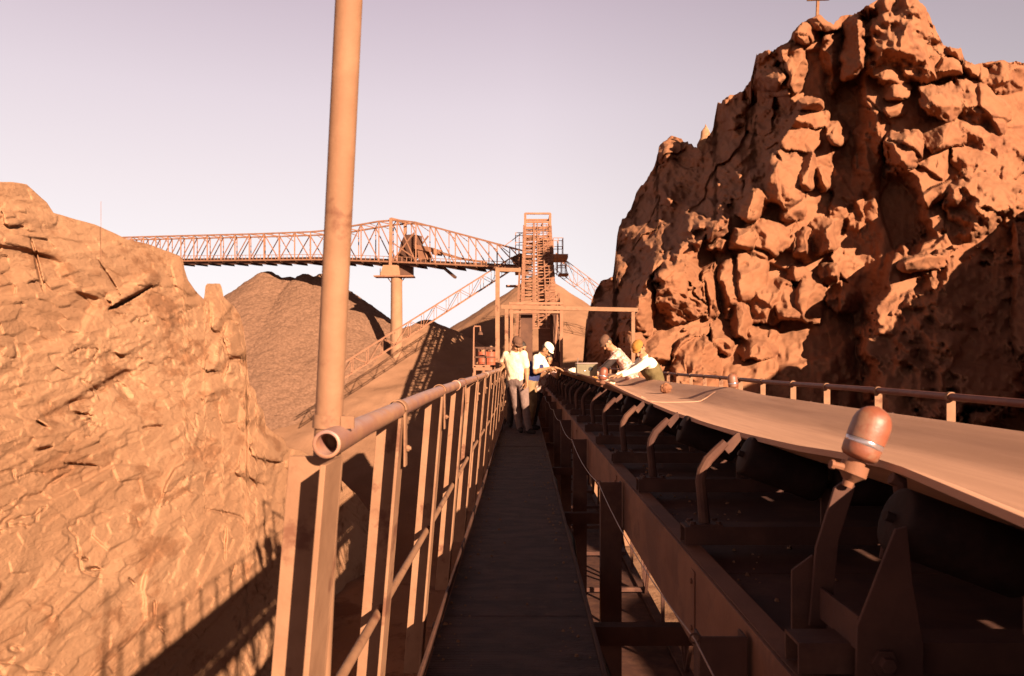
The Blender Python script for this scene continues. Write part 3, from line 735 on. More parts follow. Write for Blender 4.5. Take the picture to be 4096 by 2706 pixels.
for i, y in enumerate(posts):
    m = MB(); wA, wB, t = (.118, .147, .012) if i == 0 else (.096, .104, .010)
    zt = 1.070 if i == 0 else float(np.interp(y, [q[1] for q in rail_pts], [q[2] for q in rail_pts])) - .026
    zb = -.30; j = rnd.uniform(-.004, .004) if i > 2 else 0
    def X(z): return -.398 - .082 * (1.1 - z) + j
    def quad(x0, x1, ya, yb):
        vs = []
        for z in (zb, zt):
            vs += [(X(z) + x0, ya, z), (X(z) + x1, ya, z), (X(z) + x1, yb, z), (X(z) + x0, yb, z)]
        m.add(vs, [(3,2,1,0),(4,5,6,7),(0,1,5,4),(1,2,6,5),(2,3,7,6),(3,0,4,7)])
    quad(-wA, 0, y, y + t)                       # leg across the rail
    quad(-t, 0, y - wB, y - .0005)               # leg towards the viewer
    if i:                                        # saddle strap over the pipe and bolt plate
        zc = zt + .026; xc = -.42
        p = [Vector((xc + .0295 * math.cos(q), y - .072, zc + .0295 * math.sin(q))) for q in np.linspace(math.pi * 1.02, -.02 * math.pi, 14)]
        for a, b2 in zip(p[:-1], p[1:]): m.beam(a, b2, .05, .007, up=(0, 1, 0), ext=.001) if False else m.add(
            [a, b2, b2 + Vector((0, .05, 0)), a + Vector((0, .05, 0)),
             Vector((xc, a.y, zc)) + (a - Vector((xc, a.y, zc))) * 1.17, Vector((xc, a.y, zc)) + (b2 - Vector((xc, a.y, zc))) * 1.17,
             Vector((xc, a.y + .05, zc)) + (b2 - Vector((xc, a.y, zc))) * 1.17, Vector((xc, a.y + .05, zc)) + (a - Vector((xc, a.y, zc))) * 1.17],
            [(0, 3, 2, 1), (4, 5, 6, 7), (0, 1, 5, 4), (2, 3, 7, 6)] + ([(0, 4, 7, 3)] if a is p[0] else []) + ([(1, 2, 6, 5)] if b2 is p[-1] else []))
        m.box((-.399, y - .056, zc - .19), (-.392, y - .012, zc + .004))
        m.lathe((-.392, y - .034, zc - .13), (1, 0, 0), [(0, .012), (.01, .012), (.01, .007), (.016, .007)], 6)
    m.build('post', M['paint'], lr, bevel=0.0015, smooth=True)
m = MB(); m.box((-.415, -2, .001), (-.402, 40, .055)); m.box((.322, -2, -.05), (.338, 40, .028)); m.build('toe_board', M['steel'], lr, bevel=.002)

rr = empty('handrail', (2.6, 2, 0), 'dark red-brown pipe handrail with pale flat posts behind the belt', 'handrail')
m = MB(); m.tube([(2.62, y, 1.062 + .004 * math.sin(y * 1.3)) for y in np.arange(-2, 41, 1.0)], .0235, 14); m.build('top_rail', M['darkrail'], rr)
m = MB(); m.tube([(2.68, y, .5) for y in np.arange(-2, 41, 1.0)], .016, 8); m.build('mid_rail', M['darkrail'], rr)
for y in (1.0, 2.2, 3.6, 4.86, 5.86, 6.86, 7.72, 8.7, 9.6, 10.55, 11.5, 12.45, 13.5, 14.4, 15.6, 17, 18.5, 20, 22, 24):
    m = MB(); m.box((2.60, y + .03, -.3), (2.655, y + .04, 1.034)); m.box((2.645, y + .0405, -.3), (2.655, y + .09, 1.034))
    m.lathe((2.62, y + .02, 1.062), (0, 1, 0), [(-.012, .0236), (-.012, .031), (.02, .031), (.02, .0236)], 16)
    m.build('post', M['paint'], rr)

# pole clamped to the end of the handrail
pole = empty('steel_pole', (-.452, 1.80, .9), 'tall dusty steel pipe pole clamped at the open end of the handrail', 'pole')
def PX(z): return -.444 + .046 * (z - 1.14) / .96
m = MB(); zs = np.linspace(.55, 3.1, 12); m.tube([(PX(z), 1.815, z) for z in zs], [.0312 - .0012 * i / 11 for i in range(12)], 28); m.build('pipe', M['paint'], pole, angle=60)
m = MB(); m.lathe((PX(1.135) - .001, 1.815, 1.128), (.048, 0, 1), [(0, .0318), (0, .0352), (.030, .0352), (.030, .0318)], 28)
m.box((PX(1.14) + .032, 1.795, 1.128), (PX(1.14) + .062, 1.803, 1.156)); m.build('clamp', M['paint'], pole)

# grit spilled on the walkway, the cover plate and a little on the belt
def grit():
    rnd = random.Random(11); m = MB()
    spots = [(lambda: (rnd.choice([rnd.uniform(-.40, -.28), rnd.uniform(.18, .31), rnd.uniform(-.4, .31)]), rnd.uniform(1.8, 13), .004), 330), (lambda: (rnd.uniform(.74, 1.1), rnd.uniform(2.2, 8), .514), 110)]
    for fn, n in spots:
        for _ in range(n):
            x, y, z = fn(); r = .004 + .010 * rnd.random() ** 2.5
            b = [Vector((x + r * rnd.uniform(.6, 1.2) * math.cos(k * 1.257 + rnd.uniform(-.3, .3)), y + r * rnd.uniform(.6, 1.2) * math.sin(k * 1.257), z)) for k in range(5)]
            t = [Vector((x + (p.x - x) * .6, y + (p.y - y) * .6, z + r * rnd.uniform(.5, 1.0))) for p in b]
            m.add(b + t, [(0, 1, 6, 5), (1, 2, 7, 6), (2, 3, 8, 7), (3, 4, 9, 8), (4, 0, 5, 9), (5, 6, 7, 8, 9)])
    tag(m.build('spilled_grit', M['fine'], smooth=False), kind='stuff')
grit()
# ------------------------------------------------------------------ portal frame and posts over the conveyor
pf = empty('portal_frame', (1.0, 17, 0), 'square tube portal frame spanning the conveyor behind the workmen', 'portal frame')
m = MB()
a, b = W(1162, 712, 17), W(1478, 719, 17)
m.beam(a, b, .085, .085); m.build('crossbeam', M['paint'], pf)
for p, z in ((W(1467, 724, 17), 0), (W(1174, 717, 17), 0)):
    m = MB(); m.beam((p.x, p.y, z), (p.x, p.y, p.z), .075); m.build('upright', M['paint'], pf)
ap = empty('arm_post', W(1154, 970, 16), 'slender square post with a short arm at its top beside the portal frame', 'post')
t = W(1153, 621, 16)
m = MB(); m.beam((t.x, 16, 0), (t.x, 16, t.z), .085); m.build('upright', M['paint'], ap)
m = MB(); q = W(1207, 627, 16); m.beam((t.x + .043, 16, t.z - .04), (q.x, 16, q.z), .075); m.build('arm', M['paint'], ap)

# side platform with rails and a red drum
sp = empty('side_platform', W(1124, 905, 21), 'small railed steel platform on a leg beside the far end of the walkway', 'platform')
yy = 21.0
f0, f1 = W(1097, 852, yy), W(1152, 852, yy)
m = MB(); m.box((f0.x, yy, f0.z - .08), (f1.x + .15, yy + 2.2, f0.z)); m.build('floor', M['truss'], sp)
m = MB()
for x in (f0.x + .03, (f0.x + f1.x) / 2, f1.x):
    for y in (yy + .03, yy + 2.1): m.beam((x, y, f0.z), (x, y, f0.z + .52), .04)
for y in (yy + .03, yy + 2.1):
    for z in (.27, .52): m.beam((f0.x, y, f0.z + z), (f1.x, y, f0.z + z), .04)
m.build('guard_rail', M['trussdark'], sp)
m = MB()
for x in (f0.x + .1, f1.x): m.beam((x, yy + 1, f0.z - .08), (x, yy + 1, GZ - .2), .12)
m.beam((f0.x + .1, yy + 1, f0.z - 1), (f1.x, yy + 1, -6), .07); m.beam((f1.x, yy + 1, -1), (f0.x + .1, yy + 1, GZ + 1), .07)
m.build('leg', M['truss'], sp)
def drum(u, d, lab):
    p = W(u, 850, d); m = MB()
    m.lathe((p.x, p.y, f0.z + .002), (0, 0, 1), [(0, .13), (.006, .14), (.012, .14), (.13, .137), (.14, .142), (.15, .137), (.27, .137), (.28, .142), (.29, .137), (.41, .14), (.416, .14), (.42, .13)], 20)
    tag(m.build('drum', M['red']), lab, 'drum', 'drums on the side platform')
drum(1119, 21.7, 'red steel drum near the outer edge of the small side platform'); drum(1137, 21.9, 'red steel drum near the walkway end of the small side platform')
hp = empty('hook_post', W(1099, 930, 20), 'thin post with a bent hook top at the outer side of the platform', 'post')
m = MB(); a = W(1098, 757, 20.5); m.tube([(a.x - .02, 20.5, f0.z - .6), (a.x, 20.5, a.z - .04), (a.x + .02, 20.5, a.z), (a.x + .16, 20.5, a.z), (a.x + .17, 20.5, a.z - .12)], .022, 8); m.build('pipe', M['truss'], hp)
m = MB(); m.lathe((a.x + .17, 20.5, a.z - .22), (0, 0, 1), [(0, .07), (.05, .06), (.09, .03), (.1, .015)], 12); m.build('lamp_head', M['trussdark'], hp)
tp = empty('barrier_frame', W(1140, 890, 17.5), 'low angle iron barrier frame joining the walkway rail to the platform', 'barrier')
m = MB(); y = 17.6
pts = [W(u, 849, y) for u in (1100, 1121, 1143, 1160)]
for p in pts: m.beam((p.x, y, -.1), (p.x, y, p.z), .05)
m.beam(pts[0], pts[-1], .05, ext=.02); m.build('frame', M['truss'], tp)

# ------------------------------------------------------------------ sloping lattice tower at the end of the line
tw = empty('lattice_tower', (0.8, 55, 4), 'tall sloping lattice conveyor tower with slatted face and side platforms', 'tower')
def TP(s, x, dn=0.0):           # s 0 bottom .. 1 top, x in -1..1 across, dn below the face
    y = 47.6 + (72 - 47.6) * s
    zc = 3.62 + (14.15 - 3.62) * s
    xl, xr = W(1206 + 11 * s, 703, 1).x * y, W(1291 - 18 * s, 703, 1).x * y
    xx = xl + (xr - xl) * (x + 1) / 2
    n = Vector((0, .395, -.918)) * dn
    return Vector((xx, y, zc)) + n
for sx in (-1, 1):
    m = MB()
    m.beam(TP(-.75, sx), TP(.9, sx), .26, .20); m.beam(TP(-.75, sx, 1.9), TP(.9, sx, 1.9), .22)
    N_ = 22
    for k in range(N_):
        s0, s1 = -.75 + 1.65 * k / N_, -.75 + 1.65 * (k + 1) / N_
        m.beam(TP(s0, sx), TP(s0, sx, 1.9), .10); m.beam(TP(s0, sx, 0 if k % 2 else 1.9), TP(s1, sx, 1.9 if k % 2 else 0), .09)
    m.build('side_frame', M['truss'], tw)
m = MB(); rnd = random.Random(5)
N_ = 34
for k in range(N_ + 1):
    s = -.05 + .95 * k / N_
    m.beam(TP(s, -1, -.11), TP(s + rnd.uniform(-.004, .004), 1, -.11), .12, .05)
    if k % 2 == 0 and k < N_: m.beam(TP(s, -1, -.17), TP(s + 1.0 / N_ * .95, 1, -.17), .10, .05)
m.beam(TP(-.05, -.28, -.2), TP(.9, -.28, -.2), .16, .08); m.beam(TP(-.05, -.02, -.2), TP(.9, -.02, -.2), .08, .08)
m.beam(TP(-.05, .42, -.2), TP(.9, .42, -.2), .09, .08); m.beam(TP(-.05, .72, -.14), TP(.9, .72, -.14), .07, .06)
for k in range(9):
    s = -.03 + .1 * k; m.beam(TP(s, -.02, -.24), TP(s + .1, .95, -.24), .09, .05)
m.build('cross_slats', M['truss'], tw)
for sx in (-1, 1):
    m = MB()
    m.beam(TP(-.1, sx * 1.17), TP(.42 if sx < 0 else .2, sx * 1.17), .14, .14)
    for k in range(7):
        s = -.08 + (.08 if sx < 0 else .045) * k; m.beam(TP(s, sx), TP(s, sx * 1.17), .10)
    m.build('outer_walk', M['truss'], tw)
m = MB()
for k in range(40):
    s = -.05 + .95 * k / 40
    m.beam(TP(s, -.9, .5), TP(s, -.32, .5), .28, .04)
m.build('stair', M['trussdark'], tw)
m = MB(); m.add([TP(-.3, 0, .9), TP(-.3, .9, .9), TP(.85, .9, .9), TP(.85, 0, .9), TP(-.3, 0, 1.0), TP(-.3, .9, 1.0), TP(.85, .9, 1.0), TP(.85, 0, 1.0)],
                [(3,2,1,0),(4,5,6,7),(0,1,5,4),(1,2,6,5),(2,3,7,6),(3,0,4,7)]); m.build('belt', M['truss'], tw)
for k in range(12):
    pass
# head frame on top
m = MB(); y0, y1 = 69.4, 72.5
zt = W(1240, 508, 72).z; zb = W(1240, 600, 71).z
xs = (W(1217, 510, 70.5).x, W(1274, 510, 70.5).x)
for x in xs:
    for y in (y0, y1): m.beam((x, y, zb - 3), (x, y, zt), .20)
for z in np.linspace(zb, zt, 6):
    for y in (y0, y1): m.beam((xs[0], y, z), (xs[1], y, z), .16)
    for x in xs: m.beam((x, y0, z), (x, y1, z), .13)
for a, b in ((.25, .75), (.5, .5), (.75, .3)):
    m.beam((xs[0] + a * 2.2, y1, zb), (xs[0] + b * 2.2, y1, zt), .1)
m.build('head_frame', M['truss'], tw)
for p, q in (((xs[0] - .9, 69.2, W(0, 628, 70).z - .12), (xs[0] - .11, 72.6, W(0, 628, 70).z)), ((xs[1] + .11, 69.2, W(0, 594, 70).z - .25), (xs[1] + 1.55, 72.6, W(0, 592, 70).z)),
             ((xs[0] - 1.5, 61, W(0, 661, 61).z - .1), (xs[0] + .3, 62, W(0, 661, 61).z)), ((xs[1] + .5, 64, W(0, 634, 64).z - .12), (xs[1] + 1.3, 65.5, W(0, 634, 64).z))):
    m = MB(); m.box(p, q); m.build('side_platform', M['truss'], tw)
def cage(x0, x1, z0, z1, y):
    m = MB()
    for yq in (y, y + 1.6):
        for x in np.linspace(x0, x1, 3): m.beam((x, yq, z0), (x, yq, z1), .06)
        for z in (z1, (z0 + z1) / 2): m.beam((x0, yq, z), (x1, yq, z), .05)
    for z in (z1, (z0 + z1) / 2):
        for x in (x0, x1): m.beam((x, y, z), (x, y + 1.6, z), .05)
    m.build('guard_rail', M['truss'], tw)
cage(xs[1] + .3, xs[1] + 1.15, W(0, 592, 70).z, W(0, 552, 70).z, 70); cage(xs[1] + .5, xs[1] + 1.2, W(0, 634, 66).z, W(0, 598, 66).z, 66)
cage(xs[0] - .85, xs[0] - .2, W(0, 585, 70).z, W(0, 540, 70).z, 70)
m = MB(); m.beam((xs[0] - .3, 70, W(0, 541, 70).z), (xs[0] - 1.9, 70, W(0, 572, 70).z), .06); m.build('stay', M['truss'], tw)
for y, s in ((60, .508), (71, .96)):
    m = MB()
    for sx in (-1, 1):
        p = TP(s, sx, 1.9); m.beam(p, (p.x + sx * 1.0, p.y, GZ - .3), .28)
    for f in (.3, .6): m.beam((TP(s, -1, 1.9).x - f, y, p.z + (GZ - p.z) * f), (TP(s, 1, 1.9).x + f, y, p.z + (GZ - p.z) * f), .16)
    m.build('trestle', M['truss'], tw)
# lower portal of the tower with ladder and a dark box for the shaded gallery inside
lp = empty('foot_portal', (.5, 34, 0), 'rectangular frame with ladder and a dark box for the shaded gallery inside at the foot of the lattice tower', 'chute frame')
y = 34.0; m = MB()
tl, trr = W(1180, 721, y), W(1301, 721, y)
for x in (tl.x + .1, trr.x): m.beam((x, y, -1), (x, y, tl.z + .1), .13)
for v in (704, 712, 724): m.beam((tl.x, y, W(0, v, y).z), (trr.x + .05, y, W(0, v, y).z), .10)
m.beam((W(1300, 724, y).x - .12, y + .1, W(0, 726, y).z), (W(1285, 830, y).x, y + .1, W(0, 830, y).z), .06)
m.build('frame', M['truss'], lp)
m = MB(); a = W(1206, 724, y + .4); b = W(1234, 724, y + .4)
m.box((a.x, y + .4, -1), (b.x, y + 6, a.z)); m.build('gallery_shade', M['trussdark'], lp)  # dark box paints the shade inside the gallery
m = MB(); q = W(1276, 730, y + 1); q2 = W(1284, 820, y + 1)
for dx in (0, .28): m.beam((q.x + dx, y + 1, q.z), (q2.x + dx - .1, y + 1, q2.z), .04)
for k in range(12):
    t = k / 11; m.beam((q.x + (q2.x - q.x) * t - .1 * t * 0, y + 1, q.z + (q2.z - q.z) * t), (q.x + .28 + (q2.x - .1 - q.x) * t, y + 1, q.z + (q2.z - q.z) * t), .03)
m.build('ladder', M['trussdark'], lp)
m = MB()
for u in (1283, 1289, 1294):
    a = W(u - 6, 730, y + .8); b = W(u + 1, 840, y + .8); m.tube([a, (a + b) / 2 + Vector((.05, 0, 0)), b], .05, 6)
m.build('pipe', M['trussdark'], lp)

# ------------------------------------------------------------------ truss bridge from the tower to the left
br = empty('truss_bridge', (-20, 84, 10), 'long rusty lattice truss bridge carrying a conveyor over the stockpiles', 'bridge')
def bz(u):      # depth of the bridge line at column u
    k = (u - U0) / F
    return (72 - .5626 * .23) / (1 + .5626 * k)
def bp(u, v, off=0.0):
    p = W(u, v, bz(u)); return p + Vector((.49, .872, 0)) * off
vb = lambda u: np.interp(u, [200, 290, 420, 745, 905, 1207], [607, 606, 605.5, 602, 607, 621])
vt = lambda u: np.interp(u, [200, 290, 420, 600, 745, 905, 960, 1207], [553, 550.5, 547, 542.5, 537, 509, 515, 581])
# panel points evenly spaced along the bridge
def u_at(x):
    z = 72 + .5626 * (-.23 - x); return U0 + F * x / z
panels = [u_at(-.4 - 2.02 * k) for k in range(37)]
for off in (0.0, 2.3):
    m = MB()
    for k in range(len(panels) - 1):
        a, b = panels[k], panels[k + 1]
        m.beam(bp(a, vt(a), off), bp(b, vt(b), off), .15); m.beam(bp(a, vb(a), off), bp(b, vb(b), off), .16)
        m.beam(bp(a, vb(a), off), bp(a, vt(a), off), .11 if off == 0 else .09)
        left_of_pylon = a < 905
        if left_of_pylon: m.beam(bp(a, vt(a), off), bp(b, vb(b), off), .085) if (k // 1) % 2 == 0 or a < 640 else m.beam(bp(a, vb(a), off), bp(b, vt(b), off), .085)
        else: m.beam(bp(a, vb(a), off), bp(b, vt(b), off), .085)
        m.beam(bp(a, vt(a) + 14, off), bp((a + b) / 2, vt((a + b) / 2) + 2, off), .06) if k % 2 else None
    m.build('side_truss', M['truss'], br)
m = MB()
for k in range(len(panels) - 1):
    a, b = panels[k], panels[k + 1]
    m.beam(bp(a, vt(a), 0), bp(a, vt(a), 2.3), .09); m.beam(bp(a, vt(a), 0), bp(b, vt(b), 2.3), .06)
m.build('top_bracing', M['truss'], br)
m = MB()                                    # conveyor trough, idler boxes and hoods along the bottom
for k in range(len(panels) - 1):
    a, b = panels[k], panels[k + 1]
    m.beam(bp(a, vb(a) - 3, 1.15), bp(b, vb(b) - 3, 1.15), 1.3, .38)
    p, q = bp(a, vb(a) + 5.0, 1.15), bp(b, vb(b) + 5.0, 1.15)
    t = (q - p)
    for o in (-.9,):
        s = Vector((.49, .872, 0)) * 1.8
        base = p - s / 2
        m.prism([base + t * .95 + Vector((0, 0, .16)), base + t * .1 + Vector((0, 0, .16)), base + t * .02 + Vector((0, 0, -.22)), base + t * .35 + Vector((0, 0, -.16)), base + t * .95 + Vector((0, 0, .05))], s)
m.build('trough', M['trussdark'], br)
m = MB()
for k in range(len(panels) - 1):
    a, b = panels[k], panels[k + 1]
    for f in (0, .25, .5, .75):
        u = a + (b - a) * f; m.beam(bp(u, vb(u), .02), bp(u, vb(u) - 12, .02), .05)
    m.beam(bp(a, vb(a) - 12, .02), bp(b, vb(b) - 12, .02), .05)
m.build('guard_rail', M['truss'], br)
m = MB()                                    # pylon at the high point
for off in (0.0, 2.3):
    m.beam(bp(905, 615, off), bp(906, 507, off), .30)
    m.beam(bp(905, 612, off), bp(960, 540, off), .13); m.beam(bp(905, 560, off), bp(960, 598, off), .10)
m.beam(bp(906, 508, 0), bp(906, 508, 2.3), .25); m.build('pylon', M['truss'], br)
m = MB()                                    # tripper housing with drive and belt ramp
def slab(poly, off, dp, mm):
    P = [bp(u, v, off) for u, v in poly]; mm.prism(P, Vector((.49, .872, 0)) * dp)
slab([(914, 594), (922, 560), (930, 543), (952, 542), (955, 566), (944, 592), (938, 602), (914, 602)], .5, 1.3, m)
m.build('tripper_house', M['trussdark'], br)
m = MB()
slab([(955, 566), (980, 570), (1000, 578), (1000, 586), (985, 582), (955, 576)], .4, 1.4, m); slab([(960, 578), (976, 576), (980, 600), (962, 602)], .5, 1.0, m)
slab([(992, 574), (1003, 576), (1004, 590), (994, 589)], .5, 1.0, m)
slab([(1004, 580), (1050, 594), (1110, 604), (1110, 608), (1050, 599), (1004, 586)], .6, .9, m)
m.build('belt_ramp', M['truss'], br)
m = MB(); m.beam(bp(1003, 609, 1.0), bp(1042, 642, 1.0), .32, .22); m.build('discharge_chute', M['trussdark'], br)
m = MB()
slab([(1180, 598), (1200, 586), (1209, 590), (1209, 616), (1186, 612)], .3, 1.6, m); m.build('tail_drum', M['trussdark'], br)

cc = empty('concrete_column', W(919, 800, 79), 'thick round concrete column holding up the middle of the truss bridge', 'column')
y = bz(919) + 1.0; m = MB()
p = W(919, 644, y); m.lathe((p.x, p.y, GZ - .3), (0, 0, 1), [(0, .72), (p.z - GZ + .3, .56)], 28); m.build('shaft', M['concrete'], cc)
m = MB(); m.beam(W(869, 642, y), W(960, 642, y), 1.6, .13); m.build('service_platform', M['truss'], cc)
m = MB(); a, b = W(885, 635, y), W(927, 635, y); zt = W(0, 617, y).z
m.prism([(a.x, y - .8, a.z - .25), (b.x + .1, y - .8, a.z - .25), (b.x + .1, y - .8, a.z), (b.x, y - .8, zt), (a.x + .25, y - .8, zt), (a.x, y - .8, a.z)], (0, 1.6, 0)); m.build('bearing_block', M['concrete'], cc)
m = MB(); a, b = W(929, 640, y), W(957, 640, y)
m.prism([(a.x, y - .6, a.z), (b.x, y - .6, a.z), (b.x, y - .6, a.z + 1.0), (b.x - .4, y - .6, W(0, 612, y).z), (a.x, y - .6, W(0, 612, y).z)], (0, 1.2, 0)); m.build('drive_housing', M['trussdark'], cc)
m = MB()
for u in (899, 937): m.tube([W(u, 645, y), W(u + (5 if u < 919 else -5), 652, y), W(919 + (-11 if u < 919 else 11), 657, y)], .05, 6)
m.beam(W(881, 642, y), W(881, 622, y), .06); m.build('strut', M['truss'], cc)

# slender lattice booms either side of the tower
def boom(a, b, w, h, label):
    a, b = Vector(a), Vector(b); o = empty('lattice_boom', a, label, 'lattice boom', 'lattice booms at the tower')
    d = (b - a).normalized(); s = Vector((-.3, .95, 0)).normalized() * w; up = Vector((0, 0, h)); n = int((b - a).length / 1.5)
    m = MB()
    for c in (0, 1):
        for e in (0, 1): m.beam(a + s * c + up * e, b + s * c + up * e,   .06)
    m.build('chord', M['truss'], o)
    m = MB()
    for k in range(n):
        p = a + (b - a) * k / n; q = a + (b - a) * (k + 1) / n
        for c in (0, 1):
            m.beam(p + s * c, p + s * c + up, .04); m.beam(p + s * c + up * (k % 2), q + s * c + up * (1 - k % 2), .035)
        m.beam(p, p + s, .035); m.beam(p + up, q + s + up, .03)
    m.build('lacing', M['truss'], o)
boom(W(1194, 622, 73), W(782, 888, 58), 1.1, 1.15, 'slender lattice boom sloping down in front of the concrete column')
boom(W(1288, 626, 80), W(1480, 766, 86), 1.1, 1.7, 'slender lattice boom sloping down behind the tall cliff')

# timber cross on the summit and thin mast on the hill
cb = W(1893, 38, 47.5); cx = empty('wooden_cross', cb, 'timber cross standing on the summit of the tall cliff', 'cross')
m = MB(); m.beam((cb.x - .03, cb.y, cb.z - 1.2), (cb.x + .09, cb.y, cb.z + 1.6), .15); m.build('upright', M['wood'], cx)
m = MB(); m.beam((cb.x - .62, cb.y - .09, cb.z + .94), (cb.x + .70, cb.y - .09, cb.z + .98), .13, .13); m.build('crossarm', M['wood'], cx)
mb = W(234, 530, 28); mm = empty('thin_mast', mb, 'hair thin aerial mast rising from the top of the pale hill', 'mast')
m = MB(); m.tube([(mb.x, mb.y, mb.z - 1.2), (mb.x, mb.y, mb.z + .95)], .007, 6); m.build('rod', M['truss'], mm)
# ------------------------------------------------------------------ people: one smooth body surface grown over a jointed figure
class Body:
    def __init__(s): s.p = []
    def cap(s, a, b, ra, rb, mat, k=.02): s.p.append(('c', Vector(a), Vector(b), ra, rb, mat, k)); return s
    def ell(s, c, axes, rad, mat, k=.02): s.p.append(('e', Vector(c), axes, rad, 0, mat, k)); return s
    def mesh(s, h):
        pr = s.p; lo = np.full(3, 1e9); hi = -lo
        bb = []
        for q in pr:
            if q[0] == 'c':
                r = max(q[3], q[4]); A = np.minimum(q[1], q[2]) - r; B = np.maximum(q[1], q[2]) + r
            else:
                r = max(q[3]); A = np.array(q[1]) - r; B = np.array(q[1]) + r
            bb.append((A, B)); lo = np.minimum(lo, A); hi = np.maximum(hi, B)
        lo -= 3 * h; hi += 3 * h
        n = np.ceil((hi - lo) / h).astype(int) + 1
        G = np.full(n, .2, np.float32); ID = np.zeros(n, np.int16); BD = np.full(n, 9.0, np.float32)
        for qi, q in enumerate(pr):
            k = q[6]; pad = k + 2.5 * h
            i0 = np.maximum(np.floor((bb[qi][0] - pad - lo) / h).astype(int), 0); i1 = np.minimum(np.ceil((bb[qi][1] + pad - lo) / h).astype(int) + 1, n)
            sl = tuple(slice(a, b) for a, b in zip(i0, i1))
            ax = [lo[d] + h * np.arange(i0[d], i1[d]) for d in range(3)]
            X, Y, Z = np.meshgrid(*ax, indexing='ij')
            if q[0] == 'c':
                a, b = np.array(q[1]), np.array(q[2]); ab = b - a; L2 = max((ab ** 2).sum(), 1e-9)
                t = np.clip(((X - a[0]) * ab[0] + (Y - a[1]) * ab[1] + (Z - a[2]) * ab[2]) / L2, 0, 1)
                d = np.sqrt((X - a[0] - t * ab[0]) ** 2 + (Y - a[1] - t * ab[1]) ** 2 + (Z - a[2] - t * ab[2]) ** 2) - (q[3] + (q[4] - q[3]) * t)
            else:
                e = [np.array(v) for v in q[2]]; r = q[3]; c = np.array(q[1])
                u = [((X - c[0]) * v[0] + (Y - c[1]) * v[1] + (Z - c[2]) * v[2]) / rr for v, rr in zip(e, r)]
                rr = np.sqrt(u[0] ** 2 + u[1] ** 2 + u[2] ** 2); d = (rr - 1) * min(r)
            d = d.astype(np.float32)
            g = G[sl]; hh = np.clip(.5 + .5 * (g - d) / k, 0, 1); G[sl] = g * (1 - hh) + d * hh - k * hh * (1 - hh)
            better = d < BD[sl]; BD[sl] = np.where(better, d, BD[sl]); ID[sl] = np.where(better, qi, ID[sl])
        return surface_nets(G, lo, h), ID, lo
def surface_nets(G, lo, h):
    S = G < 0
    nx, ny, nz = G.shape
    cnt = np.zeros((nx - 1, ny - 1, nz - 1), np.int8)
    for a in (0, 1):
        for b in (0, 1):
            for c in (0, 1): cnt += S[a:nx - 1 + a, b:ny - 1 + b, c:nz - 1 + c]
    act = (cnt > 0) & (cnt < 8)
    idx = np.full(act.shape, -1, np.int64); I = np.argwhere(act); idx[act] = np.arange(len(I))
    acc = np.zeros((len(I), 3)); num = np.zeros(len(I))
    cs = [(a, b, c) for a in (0, 1) for b in (0, 1) for c in (0, 1)]
    val = {c: G[I[:, 0] + c[0], I[:, 1] + c[1], I[:, 2] + c[2]] for c in cs}
    for c in cs:
        for d in range(3):
            if c[d] == 0:
                e = list(c); e[d] = 1; e = tuple(e)
                f0, f1 = val[c], val[e]; cr = (f0 < 0) != (f1 < 0)
                t = np.where(cr, f0 / np.where(cr, f0 - f1, 1), 0)
                p = np.tile(np.array(c, float), (len(I), 1)); p[:, d] = t
                acc[cr] += p[cr]; num[cr] += 1
    P = I + acc / np.maximum(num, 1)[:, None]
    faces = []
    for d in range(3):
        a, b = [(1, 2), (2, 0), (0, 1)][d]
        sh = [slice(None)] * 3; s0 = list(sh); s1 = list(sh); s0[d] = slice(0, -1); s1[d] = slice(1, None)
        cr = S[tuple(s0)] != S[tuple(s1)]
        E = np.argwhere(cr)
        ok = (E[:, a] > 0) & (E[:, b] > 0) & (E[:, a] < idx.shape[a]) & (E[:, b] < idx.shape[b]) & (E[:, d] < idx.shape[d]); E = E[ok]
        def cell(da, db):
            q = E.copy(); q[:, a] += da; q[:, b] += db; return idx[q[:, 0], q[:, 1], q[:, 2]]
        q = np.stack([cell(-1, -1), cell(0, -1), cell(0, 0), cell(-1, 0)], 1)
        fl = S[E[:, 0], E[:, 1], E[:, 2]]
        q[~fl] = q[~fl][:, ::-1]
        faces.append(q)
    return P, np.concatenate(faces), I
def V3(*a): return Vector(a)
def lerp(a, b, t): return Vector(a) * (1 - t) + Vector(b) * t

def hand(B, wrist, d, palm_n, mat, side=1, curl=.5, s=1.0):
    d = Vector(d).normalized(); pn = (Vector(palm_n) - d * Vector(palm_n).dot(d)).normalized(); sd = d.cross(pn) * side
    w = Vector(wrist)
    k0 = w + d * .085 * s
    for q in (-.028, -.009, .010, .028): B.cap(w + sd * q * .6, k0 + sd * q, .016, .0125, mat, .012)
    for q, L in ((-.030, .066), (-.010, .080), (.011, .074), (.030, .056)):
        a = k0 + sd * q; b = a + (d + pn * curl * .5).normalized() * L * .5; c = b + (d + pn * curl * 1.6).normalized() * L * .5
        B.cap(a, b, .0105, .0098, mat, .004); B.cap(b, c, .0098, .0085, mat, .004)
    a = w + d * .03 - sd * .03; b = a + (d * .7 - sd * .8 + pn * .3).normalized() * .045; c = b + (d * .95 - sd * .1 + pn * .5).normalized() * .035
    B.cap(a, b, .0135, .0115, mat, .008); B.cap(b, c, .0115, .0095, mat, .004)

